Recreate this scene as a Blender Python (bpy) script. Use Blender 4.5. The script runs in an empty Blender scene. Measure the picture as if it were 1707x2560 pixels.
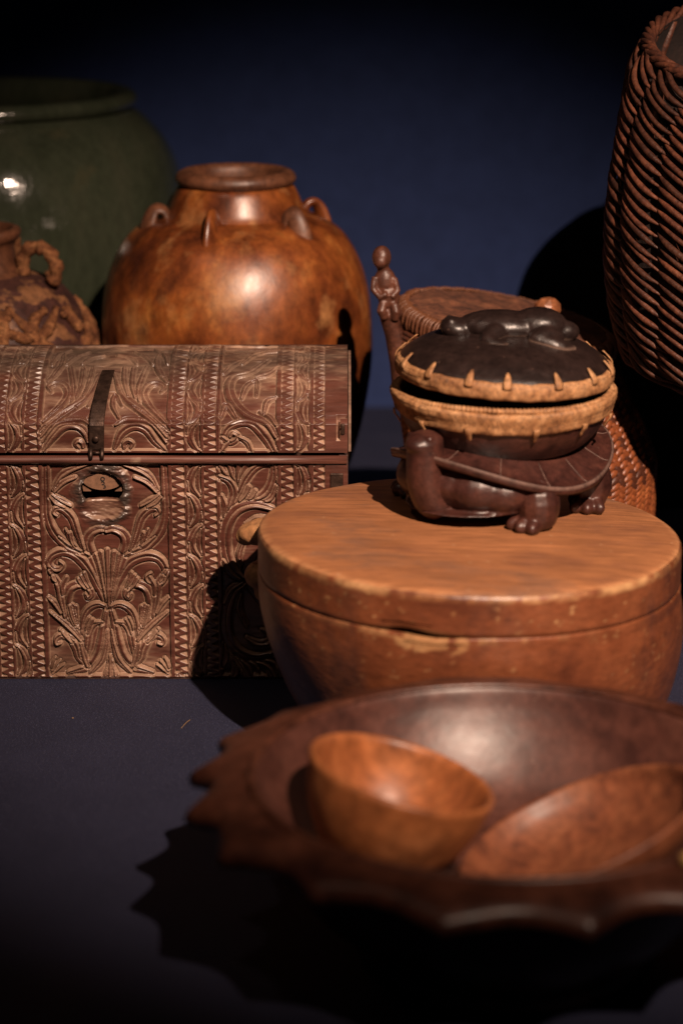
import bpy, bmesh, math, random
import numpy as np
from mathutils import Vector, Matrix, Euler

random.seed(7); rng = np.random.default_rng(7)
sc = bpy.context.scene
COL = sc.collection
PI = math.pi

# ------------------------------------------------------------------ camera
cam = bpy.data.cameras.new('camera'); cam_o = bpy.data.objects.new('camera', cam); COL.objects.link(cam_o)
cam.sensor_fit = 'VERTICAL'; cam.sensor_height = 36; cam.sensor_width = 24; cam.lens = 85
cam.clip_start = 0.05; cam.clip_end = 50
cam_o.location = (0, -1.922, 0.6985); cam_o.rotation_euler = (math.radians(90 - 16), 0, 0)
cam.dof.use_dof = True; cam.dof.focus_distance = 1.99; cam.dof.aperture_fstop = 3.4; cam.dof.aperture_blades = 0
sc.camera = cam_o

# ------------------------------------------------------------------ light: a dark gallery with ceiling spots
w = bpy.data.worlds.new('World'); sc.world = w; w.use_nodes = True
w.node_tree.nodes['Background'].inputs[0].default_value = (0.55, 0.6, 1.0, 1)
w.node_tree.nodes['Background'].inputs[1].default_value = 0.0036

def spot(name, loc, aim, power, col, size, blend, rad):
    l = bpy.data.lights.new(name, 'SPOT'); o = bpy.data.objects.new(name, l); COL.objects.link(o)
    l.energy = power; l.color = col; l.spot_size = math.radians(size); l.spot_blend = blend; l.shadow_soft_size = rad
    o.location = loc
    o.rotation_euler = (Vector(aim) - Vector(loc)).to_track_quat('-Z', 'Y').to_euler()
    return o
WARM = (1.0, 0.72, 0.55)
AIM = Vector((0.12, 0.13, 0.11)); LAMP = Vector((0.70, -2.15, 1.98))
spot('spot_lamp', LAMP, AIM, 760, WARM, 28.5, 1.0, 0.022)
AIM2 = Vector((0.12, -0.05, 0.1))
spot('spot_lamp', AIM2 + Vector((-0.42, -0.38, 1.0)).normalized() * 2.2, AIM2, 9, WARM, 40, 1.0, 0.03)

sc.view_settings.view_transform = 'Standard'; sc.view_settings.look = 'None'
sc.view_settings.exposure = 0.0; sc.view_settings.gamma = 1.0; sc.view_settings.use_curve_mapping = False
sc.cycles.use_denoising = True
sc.cycles.max_bounces = 6; sc.cycles.diffuse_bounces = 3; sc.cycles.glossy_bounces = 3
sc.cycles.sample_clamp_indirect = 4.0

# ------------------------------------------------------------------ helpers
def tag(o, label=None, cat=None, group=None, kind=None):
    if label: o['label'] = label
    if cat: o['category'] = cat
    if group: o['group'] = group
    if kind: o['kind'] = kind
    return o

def thing(name, loc, label, cat, group=None):
    o = bpy.data.objects.new(name, None); COL.objects.link(o); o.location = loc
    o.empty_display_size = 0.02
    return tag(o, label, cat, group)

def root_loc(p):
    v = Vector((0, 0, 0))
    while p is not None:
        v += p.location; p = p.parent
    return v

def mesh_of(name, verts, faces, smooth=True):
    me = bpy.data.meshes.new(name)
    verts = np.asarray(verts, dtype=np.float32)
    if isinstance(faces, np.ndarray):
        n, k = faces.shape
        me.vertices.add(len(verts)); me.vertices.foreach_set('co', verts.ravel())
        me.loops.add(n * k); me.loops.foreach_set('vertex_index', faces.astype(np.int32).ravel())
        me.polygons.add(n); me.polygons.foreach_set('loop_start', np.arange(0, n * k, k, dtype=np.int32))
        me.update(calc_edges=True)
    else:
        me.from_pydata(verts.tolist(), [], faces)
    me.validate()
    if smooth: me.polygons.foreach_set('use_smooth', np.ones(len(me.polygons), dtype=bool))
    return me

def part(name, geo, mat, parent=None, smooth=True, kind=None, label=None):
    """geo = (verts in world space, faces); stored relative to the parent's place"""
    v, f = geo
    off = root_loc(parent)
    me = mesh_of(name, np.asarray(v, dtype=float) - np.array(off), f, smooth)
    me.materials.append(mat)
    o = bpy.data.objects.new(name, me); COL.objects.link(o)
    if parent: o.parent = parent
    return tag(o, label, None, None, kind)

def lone(name, geo, mat, base, label, cat, group=None, smooth=True):
    v, f = geo
    me = mesh_of(name, np.asarray(v, dtype=float) - np.array(base), f, smooth); me.materials.append(mat)
    o = bpy.data.objects.new(name, me); COL.objects.link(o); o.location = base
    return tag(o, label, cat, group)

def join(geos):
    V, F, n = [], [], 0
    for v, f in geos:
        V.append(np.asarray(v, dtype=float)); F += [tuple(int(i) + n for i in q) for q in f]; n += len(v)
    return np.concatenate(V), F

def lathe(prof, seg=64, c=(0, 0), disp=None):
    """prof: (r, z) rows; disp(theta, r, z) -> (r, z)"""
    V, F = [], []; n = len(prof)
    for i in range(seg):
        t = 2 * PI * i / seg
        for r, z in prof:
            if disp: r, z = disp(t, r, z)
            V.append((c[0] + r * math.cos(t), c[1] + r * math.sin(t), z))
    for i in range(seg):
        j = (i + 1) % seg
        for k in range(n - 1):
            F.append((i * n + k, j * n + k, j * n + k + 1, i * n + k + 1))
    return V, F

def spline(pts, n):
    P = np.asarray(pts, dtype=float)
    if len(P) == 2: return P[0] + (P[1] - P[0]) * np.linspace(0, 1, n)[:, None]
    Q = np.vstack([2 * P[0] - P[1], P, 2 * P[-1] - P[-2]]); out = []
    for t in np.linspace(0, len(P) - 1 - 1e-9, n):
        i = int(t); s = t - i; a, b, c, d = Q[i:i + 4]
        out.append(.5 * (2 * b + (c - a) * s + (2 * a - 5 * b + 4 * c - d) * s * s + (3 * b - a - 3 * c + d) * s ** 3))
    return np.array(out)

def smooth_prof(pts, n=40): return [tuple(p) for p in spline(pts, n)]

def tube(pts, rad, sides=8, closed=False, flat=1.0):
    P = np.asarray(pts, dtype=float); n = len(P)
    if np.isscalar(rad): rad = np.full(n, rad)
    elif len(rad) != n: rad = np.interp(np.linspace(0, 1, n), np.linspace(0, 1, len(rad)), rad)
    T = np.gradient(P, axis=0) if not closed else np.roll(P, -1, 0) - np.roll(P, 1, 0)
    T /= np.linalg.norm(T, axis=1)[:, None] + 1e-12
    up = np.array([0, 0, 1.0]); 
    if abs(T[0] @ up) > .9: up = np.array([1.0, 0, 0])
    N = []; a = np.cross(T[0], np.cross(up, T[0])); a /= np.linalg.norm(a)
    for t in T:
        a = a - (a @ t) * t; a /= np.linalg.norm(a) + 1e-12; N.append(a.copy())
    N = np.array(N); B = np.cross(T, N)
    V, F = [], []
    for i in range(n):
        for k in range(sides):
            q = 2 * PI * k / sides
            V.append(P[i] + rad[i] * (math.cos(q) * N[i] * flat + math.sin(q) * B[i]))
    m = n if closed else n - 1
    for i in range(m):
        j = (i + 1) % n
        for k in range(sides):
            l = (k + 1) % sides
            F.append((i * sides + k, i * sides + l, j * sides + l, j * sides + k))
    if not closed:
        F.append(tuple(range(sides - 1, -1, -1))); F.append(tuple((n - 1) * sides + k for k in range(sides)))
    return V, F

def box(x0, x1, y0, y1, z0, z1):
    V = [(x, y, z) for x in (x0, x1) for y in (y0, y1) for z in (z0, z1)]
    return V, [(0, 1, 3, 2), (4, 6, 7, 5), (0, 4, 5, 1), (2, 3, 7, 6), (0, 2, 6, 4), (1, 5, 7, 3)]

def bevel_geo(geo, wdt, segs=2):
    bm = bmesh.new(); vs = [bm.verts.new(p) for p in geo[0]]
    for f in geo[1]: bm.faces.new([vs[i] for i in f])
    bmesh.ops.recalc_face_normals(bm, faces=bm.faces)
    bmesh.ops.bevel(bm, geom=list(bm.edges), offset=wdt, segments=segs, affect='EDGES', profile=.5)
    bm.verts.index_update()
    g = [tuple(v.co) for v in bm.verts], [tuple(v.index for v in f.verts) for f in bm.faces]
    bm.free(); return g

def ball(c, r, rot=(0, 0, 0), nu=20, nv=12):
    V, F = [], []; M = Euler(rot).to_matrix()
    for j in range(nv + 1):
        for i in range(nu):
            a = 2 * PI * i / nu; b = PI * j / nv
            p = M @ Vector((r[0] * math.sin(b) * math.cos(a), r[1] * math.sin(b) * math.sin(a), r[2] * math.cos(b)))
            V.append((c[0] + p.x, c[1] + p.y, c[2] + p.z))
    for j in range(nv):
        for i in range(nu):
            k = (i + 1) % nu
            F.append((j * nu + i, (j + 1) * nu + i, (j + 1) * nu + k, j * nu + k))
    return V, F

def blob(name, geos, voxel, mat, parent, smooth_it=6, label=None):
    """several closed lumps fused into one continuous carved surface"""
    v, f = join(geos); off = np.array(root_loc(parent))
    me = mesh_of(name + '_raw', v - off, f); o = bpy.data.objects.new(name + '_raw', me); COL.objects.link(o)
    bm = bmesh.new(); bm.from_mesh(me); bmesh.ops.remove_doubles(bm, verts=bm.verts, dist=1e-6)
    bmesh.ops.recalc_face_normals(bm, faces=bm.faces); bm.to_mesh(me); bm.free()
    m = o.modifiers.new('r', 'REMESH'); m.mode = 'VOXEL'; m.voxel_size = voxel
    s = o.modifiers.new('s', 'SMOOTH'); s.iterations = smooth_it; s.factor = .5
    dg = bpy.context.evaluated_depsgraph_get(); dg.update()
    me2 = bpy.data.meshes.new_from_object(o.evaluated_get(dg)); me2.name = name
    bpy.data.objects.remove(o); bpy.data.meshes.remove(me)
    me2.materials.clear(); me2.materials.append(mat)
    me2.polygons.foreach_set('use_smooth', np.ones(len(me2.polygons), dtype=bool))
    q = bpy.data.objects.new(name, me2); COL.objects.link(q); q.parent = parent
    return tag(q, label)

_LAT = {}
def lattice_noise(u, v, scale, seed):
    if seed not in _LAT: _LAT[seed] = np.random.default_rng(seed).random((256, 256))
    r = _LAT[seed]; a = np.asarray(u) / scale; b = np.asarray(v) / scale
    i = np.floor(a).astype(int); j = np.floor(b).astype(int); s = a - i; t = b - j
    s = s * s * (3 - 2 * s); t = t * t * (3 - 2 * t)
    g = lambda x, y: r[x % 256, y % 256]
    return (g(i, j) * (1 - s) + g(i + 1, j) * s) * (1 - t) + (g(i, j + 1) * (1 - s) + g(i + 1, j + 1) * s) * t

def fbm(u, v, scale, seed, octaves=4):
    o = 0; a = .5
    for k in range(octaves): o = o + a * lattice_noise(u, v, scale / 2 ** k, seed + k); a *= .5
    return o

# ------------------------------------------------------------------ materials
def material(name, cols, scale=10, stretch=(1, 1, 1), rough=.5, bump=.15, bscale=60, detail=6, spec=.5,
             coat=0, metal=0, bstretch=None, attr=None, attr_col=None, attr2=None, attr2_col=None, speck=None, rvar=.12, stops=None, distort=.4,
             fine=.55, fscale=150, fstretch=None, stain=None):
    m = bpy.data.materials.new(name); m.use_nodes = True; nt = m.node_tree; N = nt.nodes; L = nt.links
    b = N['Principled BSDF']
    tc = N.new('ShaderNodeTexCoord'); mp = N.new('ShaderNodeMapping'); mp.inputs['Scale'].default_value = stretch
    L.new(tc.outputs['Object'], mp.inputs[0])
    nz = N.new('ShaderNodeTexNoise'); nz.inputs['Scale'].default_value = scale; nz.inputs['Detail'].default_value = detail
    nz.inputs['Roughness'].default_value = .6; nz.inputs['Distortion'].default_value = distort
    L.new(mp.outputs[0], nz.inputs['Vector'])
    rp = N.new('ShaderNodeValToRGB'); L.new(nz.outputs['Fac'], rp.inputs[0])
    e = rp.color_ramp.elements
    st = stops or list(np.linspace(.3, .7, len(cols)))
    while len(e) < len(cols): e.new(.5)
    for i, c in enumerate(cols): e[i].position = st[i]; e[i].color = (*c, 1)
    col = rp.outputs[0]
    def mix(fac, a, bb):
        x = N.new('ShaderNodeMix'); x.data_type = 'RGBA'
        L.new(fac, x.inputs['Factor']); L.new(a, x.inputs['A'])
        if isinstance(bb, tuple): x.inputs['B'].default_value = (*bb, 1)
        else: L.new(bb, x.inputs['B'])
        return x.outputs['Result']
    if attr:
        at = N.new('ShaderNodeAttribute'); at.attribute_name = attr
        if isinstance(attr_col, list):
            r3 = N.new('ShaderNodeValToRGB'); L.new(nz.outputs['Fac'], r3.inputs[0])
            for i, c in enumerate(attr_col): r3.color_ramp.elements[i].position = (.35, .65)[i]; r3.color_ramp.elements[i].color = (*c, 1)
            col = mix(at.outputs['Fac'], col, r3.outputs[0])
        else: col = mix(at.outputs['Fac'], col, attr_col)
    if attr2:
        a2 = N.new('ShaderNodeAttribute'); a2.attribute_name = attr2; col = mix(a2.outputs['Fac'], col, attr2_col)
    if speck:
        sscale, th, scol = speck[:3]
        n2 = N.new('ShaderNodeTexNoise'); n2.inputs['Scale'].default_value = sscale; n2.inputs['Detail'].default_value = 4
        L.new(tc.outputs['Object'], n2.inputs['Vector'])
        r2 = N.new('ShaderNodeValToRGB'); r2.color_ramp.elements[0].position = th; r2.color_ramp.elements[1].position = th + (speck[3] if len(speck) > 3 else .05)
        L.new(n2.outputs['Fac'], r2.inputs[0]); col = mix(r2.outputs[0], col, scol)
    if stain:
        ss, th, scol = stain
        n5 = N.new('ShaderNodeTexNoise'); n5.inputs['Scale'].default_value = ss; n5.inputs['Detail'].default_value = 7; n5.inputs['Roughness'].default_value = .65
        L.new(mp.outputs[0], n5.inputs['Vector'])
        r5 = N.new('ShaderNodeValToRGB'); r5.color_ramp.elements[0].position = th; r5.color_ramp.elements[1].position = th + .16
        L.new(n5.outputs['Fac'], r5.inputs[0]); col = mix(r5.outputs[0], col, scol)
    if fine:
        n4 = N.new('ShaderNodeTexNoise'); n4.inputs['Scale'].default_value = fscale; n4.inputs['Detail'].default_value = 6; n4.inputs['Roughness'].default_value = .7
        m4 = N.new('ShaderNodeMapping'); m4.inputs['Scale'].default_value = fstretch or stretch
        L.new(tc.outputs['Object'], m4.inputs[0]); L.new(m4.outputs[0], n4.inputs['Vector'])
        r4 = N.new('ShaderNodeMapRange'); r4.inputs['From Min'].default_value = .3; r4.inputs['From Max'].default_value = .7
        r4.inputs['To Min'].default_value = 1 - fine; r4.inputs['To Max'].default_value = 1 + fine * .7; r4.clamp = True
        L.new(n4.outputs['Fac'], r4.inputs['Value'])
        hm = N.new('ShaderNodeVectorMath'); hm.operation = 'SCALE'; L.new(col, hm.inputs[0]); L.new(r4.outputs[0], hm.inputs['Scale']); col = hm.outputs[0]
    L.new(col, b.inputs['Base Color'])
    n3 = N.new('ShaderNodeTexNoise'); n3.inputs['Scale'].default_value = bscale; n3.inputs['Detail'].default_value = 5
    mp2 = N.new('ShaderNodeMapping'); mp2.inputs['Scale'].default_value = bstretch or stretch
    L.new(tc.outputs['Object'], mp2.inputs[0]); L.new(mp2.outputs[0], n3.inputs['Vector'])
    bp = N.new('ShaderNodeBump'); bp.inputs['Strength'].default_value = bump; bp.inputs['Distance'].default_value = .002
    L.new(n3.outputs['Fac'], bp.inputs['Height']); L.new(bp.outputs[0], b.inputs['Normal'])
    mr = N.new('ShaderNodeMapRange'); mr.inputs['To Min'].default_value = max(.03, rough - rvar); mr.inputs['To Max'].default_value = min(1, rough + rvar)
    L.new(nz.outputs['Fac'], mr.inputs['Value']); L.new(mr.outputs[0], b.inputs['Roughness'])
    b.inputs['Specular IOR Level'].default_value = spec; b.inputs['Metallic'].default_value = metal
    if coat: b.inputs['Coat Weight'].default_value = coat; b.inputs['Coat Roughness'].default_value = .12
    return m

M = {}
M['cloth'] = material('navy_cloth', [(.0098, .0128, .037), (.0140, .0168, .046)], scale=14, rough=.72, bump=.7, bscale=1100, spec=.4, rvar=.1, detail=8, speck=(760, .60, (.060, .066, .115)), fine=.45, fscale=500)  # cloth sparkle painted in as pale specks
M['wall'] = material('navy_wall', [(.0215, .036, .106), (.025, .0415, .120)], scale=3, rough=.85, bump=.08, bscale=300, spec=.12, fine=.15, fscale=40)
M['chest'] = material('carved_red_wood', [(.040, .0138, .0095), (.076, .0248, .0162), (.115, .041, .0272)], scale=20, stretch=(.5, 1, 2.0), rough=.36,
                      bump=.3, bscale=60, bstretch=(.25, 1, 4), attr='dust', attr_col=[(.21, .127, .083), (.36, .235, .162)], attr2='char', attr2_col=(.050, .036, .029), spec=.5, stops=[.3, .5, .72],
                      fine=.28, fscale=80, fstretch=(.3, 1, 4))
M['trim'] = material('worn_chest_trim', [(.040, .0135, .009), (.085, .029, .019), (.13, .052, .034)], scale=30, stretch=(.3, 1, 3), rough=.5, bump=.6, bscale=80, bstretch=(.2, 1, 3), fine=.5, fscale=70, fstretch=(.2, 1, 4), speck=(60, .64, (.24, .15, .1), .12))
M['chest_dark'] = material('old_dark_wood', [(.035, .014, .010), (.06, .026, .017)], scale=20, stretch=(.4, 1, 3), rough=.7, bump=.5, bscale=60)
M['pale_end'] = material('dusty_end_grain', [(.11, .06, .04), (.2, .12, .08)], scale=60, rough=.8, bump=.6, bscale=90)
M['iron'] = material('old_iron', [(.030, .018, .014), (.075, .043, .03)], scale=60, rough=.45, bump=.35, bscale=120, metal=.7)
M['brass'] = material('dull_lock_plate', [(.16, .080, .046), (.22, .115, .065)], scale=40, rough=.6, bump=.15, bscale=100, metal=.1)
M['black'] = material('black_mark', [(.008, .006, .006), (.012, .01, .009)], rough=.8, bump=.05)
M['jar'] = material('brown_glaze', [(.032, .009, .005), (.11, .029, .008), (.19, .055, .012), (.30, .115, .027)], scale=19, stretch=(1.1, 1.1, .75), rough=.33,
                    bump=.5, bscale=22, bstretch=(1, 1, .7), spec=.5, stops=[.32, .46, .58, .70], rvar=.2, distort=.15, detail=10, speck=(30, .56, (.29, .135, .05), .20), fine=.45, fscale=90,
                    stain=(17, .545, (.040, .013, .008)))
M['jar_rim'] = material('worn_brown_rim', [(.06, .022, .011), (.13, .050, .023)], scale=50, rough=.5, bump=.4, bscale=90)
M['green'] = material('green_glaze', [(.021, .026, .016), (.029, .035, .022), (.035, .039, .025)], scale=16, stretch=(1.4, 1.4, .5), rough=.13, bump=.8, bscale=40,
                      bstretch=(1, 1, .6), spec=.5, rvar=.08, speck=(24, .64, (.040, .040, .023), .15), fine=.25)
M['crust'] = material('marine_crust', [(.06, .020, .009), (.14, .055, .022), (.27, .125, .052)], scale=90, rough=.88, bump=1.0, bscale=200, spec=.2, stops=[.32, .5, .7], fine=.7, fscale=260)
M['crust_pot'] = material('purple_brown_pot', [(.026, .009, .0075), (.060, .020, .014)], scale=40, rough=.6, bump=.6, bscale=80, speck=(44, .52, (.17, .075, .032)), fine=.6)
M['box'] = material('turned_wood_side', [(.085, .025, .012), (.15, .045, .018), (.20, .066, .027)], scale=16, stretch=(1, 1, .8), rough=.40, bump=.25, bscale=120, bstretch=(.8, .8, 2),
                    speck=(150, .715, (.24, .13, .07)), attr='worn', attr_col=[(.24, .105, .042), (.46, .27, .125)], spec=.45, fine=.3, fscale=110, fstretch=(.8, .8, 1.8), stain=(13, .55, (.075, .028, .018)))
M['boxtop'] = material('worn_lit_wood_top', [(.19, .080, .042), (.28, .116, .049), (.34, .142, .058)], scale=20, stretch=(.8, 1.2, 1), rough=.5, bump=.25, bscale=140, bstretch=(.3, 2.6, 1), detail=10, distort=.15,
                       speck=(130, .70, (.42, .24, .13)), stops=[.30, .48, .66], fine=.42, fscale=130, fstretch=(.16, 2.0, 1), stain=(10, .53, (.15, .080, .054)), attr='worn', attr_col=(.40, .19, .085))  # paler than the sides: wear, plus facing the lamp, put into the colour
M['raw'] = material('raw_scraped_wood', [(.26, .115, .045), (.42, .21, .085)], scale=70, rough=.75, bump=.7, bscale=120)
M['bowl'] = material('dark_red_bowl_wood', [(.024, .008, .0055), (.058, .0185, .0105), (.092, .031, .017)], scale=30, rough=.40, bump=.3, bscale=60, spec=.5, fine=.5, fscale=90)
M['bowl_in'] = material('polished_bowl_inside', [(.034, .0125, .010), (.065, .023, .016), (.095, .036, .025)], scale=26, rough=.41, bump=.45, bscale=30, spec=.5, speck=(80, .69, (.14, .08, .06)), fine=.4, fscale=110)
M['small'] = material('honey_wood', [(.20, .063, .022), (.31, .104, .034), (.38, .140, .050)], scale=26, stretch=(1, 2.6, 1), rough=.42, bump=.25, bscale=60, fine=.4, fscale=80, stain=(22, .6, (.09, .03, .013)))
M['small2'] = material('red_brown_wood', [(.060, .020, .013), (.16, .051, .022), (.22, .078, .033)], scale=40, rough=.5, bump=.25, bscale=70, stops=[.27, .46, .7], fine=.45, stain=(30, .6, (.045, .018, .013)))
M['pale'] = material('pale_wood', [(.42, .24, .08), (.5, .31, .12)], scale=20, rough=.5, bump=.1)
M['turtle'] = material('dark_turtle_wood', [(.020, .0068, .0055), (.042, .0135, .0100), (.066, .022, .0145)], scale=45, rough=.42, bump=.4, bscale=110, spec=.5, fine=.45, fscale=180, speck=(150, .70, (.10, .05, .035)))
M['turtle_line'] = material('dusty_scute_line', [(.06, .030, .023), (.14, .08, .062)], scale=90, rough=.7, bump=.2)
M['dome'] = material('black_lid_wood', [(.010, .006, .0055), (.020, .011, .0095)], scale=60, rough=.37, bump=.4, bscale=120, spec=.5, attr='dust', attr_col=(.2, .13, .1), fine=.4, fscale=200, speck=(170, .71, (.07, .04, .03)))
M['rattan'] = material('pale_rattan', [(.13, .050, .018), (.30, .145, .058), (.44, .245, .115)], scale=70, stretch=(1, 1, .8), rough=.66, bump=.5, bscale=330, bstretch=(1, 1, .35), fine=.6, fscale=320, detail=9)
for k, c in enumerate((1.0, .62, 1.4)):
    M['wicker%d' % k] = material('dark_rattan_rod', [(.028 * c, .0095 * c, .006 * c), (.065 * c, .020 * c, .010 * c), (.105 * c, .035 * c, .016 * c)], scale=60, rough=.56, bump=.5, bscale=240, spec=.4, fine=.5, fscale=260)
M['wicker'] = M['wicker0']
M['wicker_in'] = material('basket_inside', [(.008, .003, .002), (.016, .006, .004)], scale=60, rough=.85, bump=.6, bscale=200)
M['strip'] = material('red_woven_strip', [(.13, .033, .011), (.24, .068, .022), (.34, .110, .034)], scale=60, rough=.45, bump=.25, bscale=150)
M['strip2'] = material('brown_woven_strip', [(.055, .016, .008), (.105, .031, .013)], scale=60, rough=.5, bump=.25, bscale=150)
M['wrap'] = material('brown_cane_wrap', [(.075, .026, .012), (.15, .056, .024)], scale=90, rough=.5, bump=.25, bscale=200)
M['bark'] = material('rough_bark_lid', [(.040, .014, .008), (.105, .035, .016), (.16, .060, .027)], scale=60, rough=.8, bump=1.0, bscale=150, fine=.6, fscale=170)
M['figwood'] = material('carved_figure_wood', [(.045, .016, .010), (.105, .036, .020)], scale=60, rough=.45, bump=.5, bscale=140)
M['knob'] = material('faceted_knob_wood', [(.19, .064, .026), (.28, .108, .044)], scale=60, rough=.45, bump=.2)
M['darkjar'] = material('shade_black', [(.0022, .0020, .0024), (.004, .0035, .004)], scale=8, rough=.85, bump=.1, spec=.12)
M['straw'] = material('dry_straw', [(.2, .12, .06), (.28, .18, .09)], rough=.7)

# ------------------------------------------------------------------ the setting
part('table', ([(-3, -3, 0), (3, -3, 0), (3, .985, 0), (-3, .985, 0), (-3, -3, -.05), (3, -3, -.05), (3, .985, -.05), (-3, .985, -.05)],
     [(0, 1, 2, 3), (4, 7, 6, 5), (0, 4, 5, 1), (1, 5, 6, 2), (2, 6, 7, 3), (3, 7, 4, 0)]), M['cloth'], smooth=False, kind='structure')
part('wall', box(-3, 3, .985, 1.04, -.05, 2.6), M['wall'], smooth=False, kind='structure')

# ------------------------------------------------------------------ carved chest
UN = .0003287; CX = -.1945; VZ = .00034867
chest = thing('carved_chest', (CX, .1, 0), 'carved reddish wooden chest with domed lid, scrollwork panels and iron hasp', 'chest')
ST = 1.35

class Relief:
    def __init__(s, u0, u1, v0, v1):
        s.u = np.arange(u0, u1 + .01, ST); s.v = np.arange(v0, v1 + .01, ST)
        s.U, s.V = np.meshgrid(s.u, s.v); s.H = np.zeros_like(s.U); s.D = np.zeros_like(s.U)
    def sink(s, u0, u1, v0, v1, depth):
        m = (s.U > u0) & (s.U < u1) & (s.V > v0) & (s.V < v1)
        e = np.minimum(np.minimum(s.U - u0, u1 - s.U), np.minimum(s.V - v0, v1 - s.V))
        s.H = np.where(m, np.minimum(s.H, -depth * np.clip(e / 2.2, 0, 1)), s.H)
    def stroke(s, pts, w, depth=8, groove=.5, top=0.0, side=1):
        P = np.asarray(pts, dtype=float); L = np.sum(np.hypot(*np.diff(P, axis=0).T))
        Q = spline(P, max(8, int(L / 2.2))); n = len(Q)
        W = np.interp(np.linspace(0, 1, n), np.linspace(0, 1, len(w)), w) if not np.isscalar(w) else np.full(n, float(w))
        pad = W.max() * 1.3 + 6
        i0, i1 = np.searchsorted(s.u, [Q[:, 0].min() - pad, Q[:, 0].max() + pad]); j0, j1 = np.searchsorted(s.v, [Q[:, 1].min() - pad, Q[:, 1].max() + pad])
        if i1 <= i0 or j1 <= j0: return
        U = s.U[j0:j1, i0:i1]; V = s.V[j0:j1, i0:i1]; sh = U.shape
        A = np.stack([U.ravel(), V.ravel()], 1)
        T = np.gradient(Q, axis=0); T /= np.linalg.norm(T, axis=1)[:, None] + 1e-9
        d2 = (A[:, None, 0] - Q[None, :, 0]) ** 2 + (A[:, None, 1] - Q[None, :, 1]) ** 2
        k = d2.argmin(1); d = np.sqrt(d2[np.arange(len(k)), k])
        sg = np.sign(T[k, 0] * (A[:, 1] - Q[k, 1]) - T[k, 1] * (A[:, 0] - Q[k, 0])) * side
        ww = W[k] * 1.22; t = np.clip(sg * d / ww, -1, 1)
        prof = np.where(t < -.5, np.sqrt(np.clip((t + 1) / .5, 0, 1)), .42 + .58 * np.clip((1 - t) / 1.5, 0, 1) ** 1.7) * np.clip((1 - t) / .10, 0, 1) ** .5
        prof = prof - groove * .75 * np.exp(-((t - .10) / .13) ** 2)
        h = -depth + (depth + top) * prof
        H = s.H[j0:j1, i0:i1].ravel()
        edge = np.exp(-((d - ww - 1.2) / 1.5) ** 2) * 3.4
        H = np.where(d < ww, np.maximum(h, np.minimum(H, -depth * .75)), H - edge * (H > -depth - 1))
        s.H[j0:j1, i0:i1] = H.reshape(sh)
    def teeth(s, a, b, v0, v1, P=20, depth=7.5, flip=False, seed=0):
        m = (s.U >= a) & (s.U <= b) & (s.V > v0) & (s.V < v1)
        j = (lattice_noise(s.U * 0 + a, s.V, 31, seed + 5) - .5) * 5
        t = (s.U - a) / (b - a); t = 1 - t if flip else t
        q = (s.V + j) / P; ph = q - np.floor(q); r = lattice_noise(np.floor(q) * 7.3, q * 0, 1, seed) 
        hw = .45 * np.clip((t - .28 - .12 * r) / .65, 0, 1)
        d1 = depth * np.clip((t - .25) / .7, 0, 1) * np.clip(1 - np.abs(ph - .5) / (hw + 1e-6), 0, 1) ** .8
        ph2 = np.abs(((q + .5) % 1) - .5); hw2 = .34 * np.clip((.46 - t) / .46, 0, 1)
        d2 = depth * .75 * np.clip((.5 - t) / .5, 0, 1) * np.clip(1 - ph2 / (hw2 + 1e-6), 0, 1) ** .8
        ln = 1.8 * (np.exp(-((s.U - a) / 1.2) ** 2) + np.exp(-((s.U - b) / 1.2) ** 2)) * ((s.V > v0) & (s.V < v1))
        s.H = np.where(m, -np.maximum(d1, d2), s.H) - ln
    def leaves(s, a, b, v0, v1, P=72, flip=0):
        s.sink(a, b, v0, v1, 6.5); n = max(1, round((v1 - v0) / P)); h = (v1 - v0) / n
        for k in range(n):
            par = (k + flip) % 2; z = v0 + k * h; g = lambda t, q: (a + (b - a) * (t if par else 1 - t), z + h * q)
            sd = 1 if par else -1
            s.stroke([g(.02, -.04), g(.45, .12), g(.78, .45), g(.66, .75), g(.15, 1.02)], [3.5, 6, 8, 7, 3], 6.5, .25, .5, -sd)
            s.stroke([g(.1, .1), g(.24, .4), g(.22, .7), g(.06, .95)], [2, 4, 4, 2], 6.5, 0, -1.5)
            s.stroke([g(.99, .55), g(.96, .85), g(.75, 1.0)], [1.5, 3, 2], 6.5, 0, -1)

def mir(pts, left): return [((262 - d if left else 262 + d), v) for d, v in pts]

R = Relief(-346, 870, 1161, 1693)
cols = [('carved_panel', 100, 424), ('tooth_border', 424, 464), ('leaf_border', 464, 505), ('tooth_border', 505, 545), ('carved_panel', 545, 695),
        ('tooth_border', 695, 738), ('leaf_border', 738, 778), ('tooth_border', 778, 870)]
left_cols = [('tooth_border', 60, 100), ('leaf_border', 19, 60), ('tooth_border', -21, 19), ('carved_panel', -171, -21), ('tooth_border', -214, -171), ('leaf_border', -254, -214), ('tooth_border', -346, -254)]

def border_columns(R, v0, v1):
    for a, b, fl in ((429, 460, 0), (510, 540, 0), (703, 733, 0), (785, 811, 0), (64, 95, 0), (-16, 14, 1), (-209, -179, 1), (-287, -261, 1)):
        R.teeth(a, b, v0, v1, flip=bool(fl), seed=int(a) % 50)
    for a, b, fl in ((468, 502, 0), (743, 771, 1), (22, 56, 1), (-247, -219, 0)): R.leaves(a, b, v0, v1, flip=fl)

border_columns(R, 1163, 1690)
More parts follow.
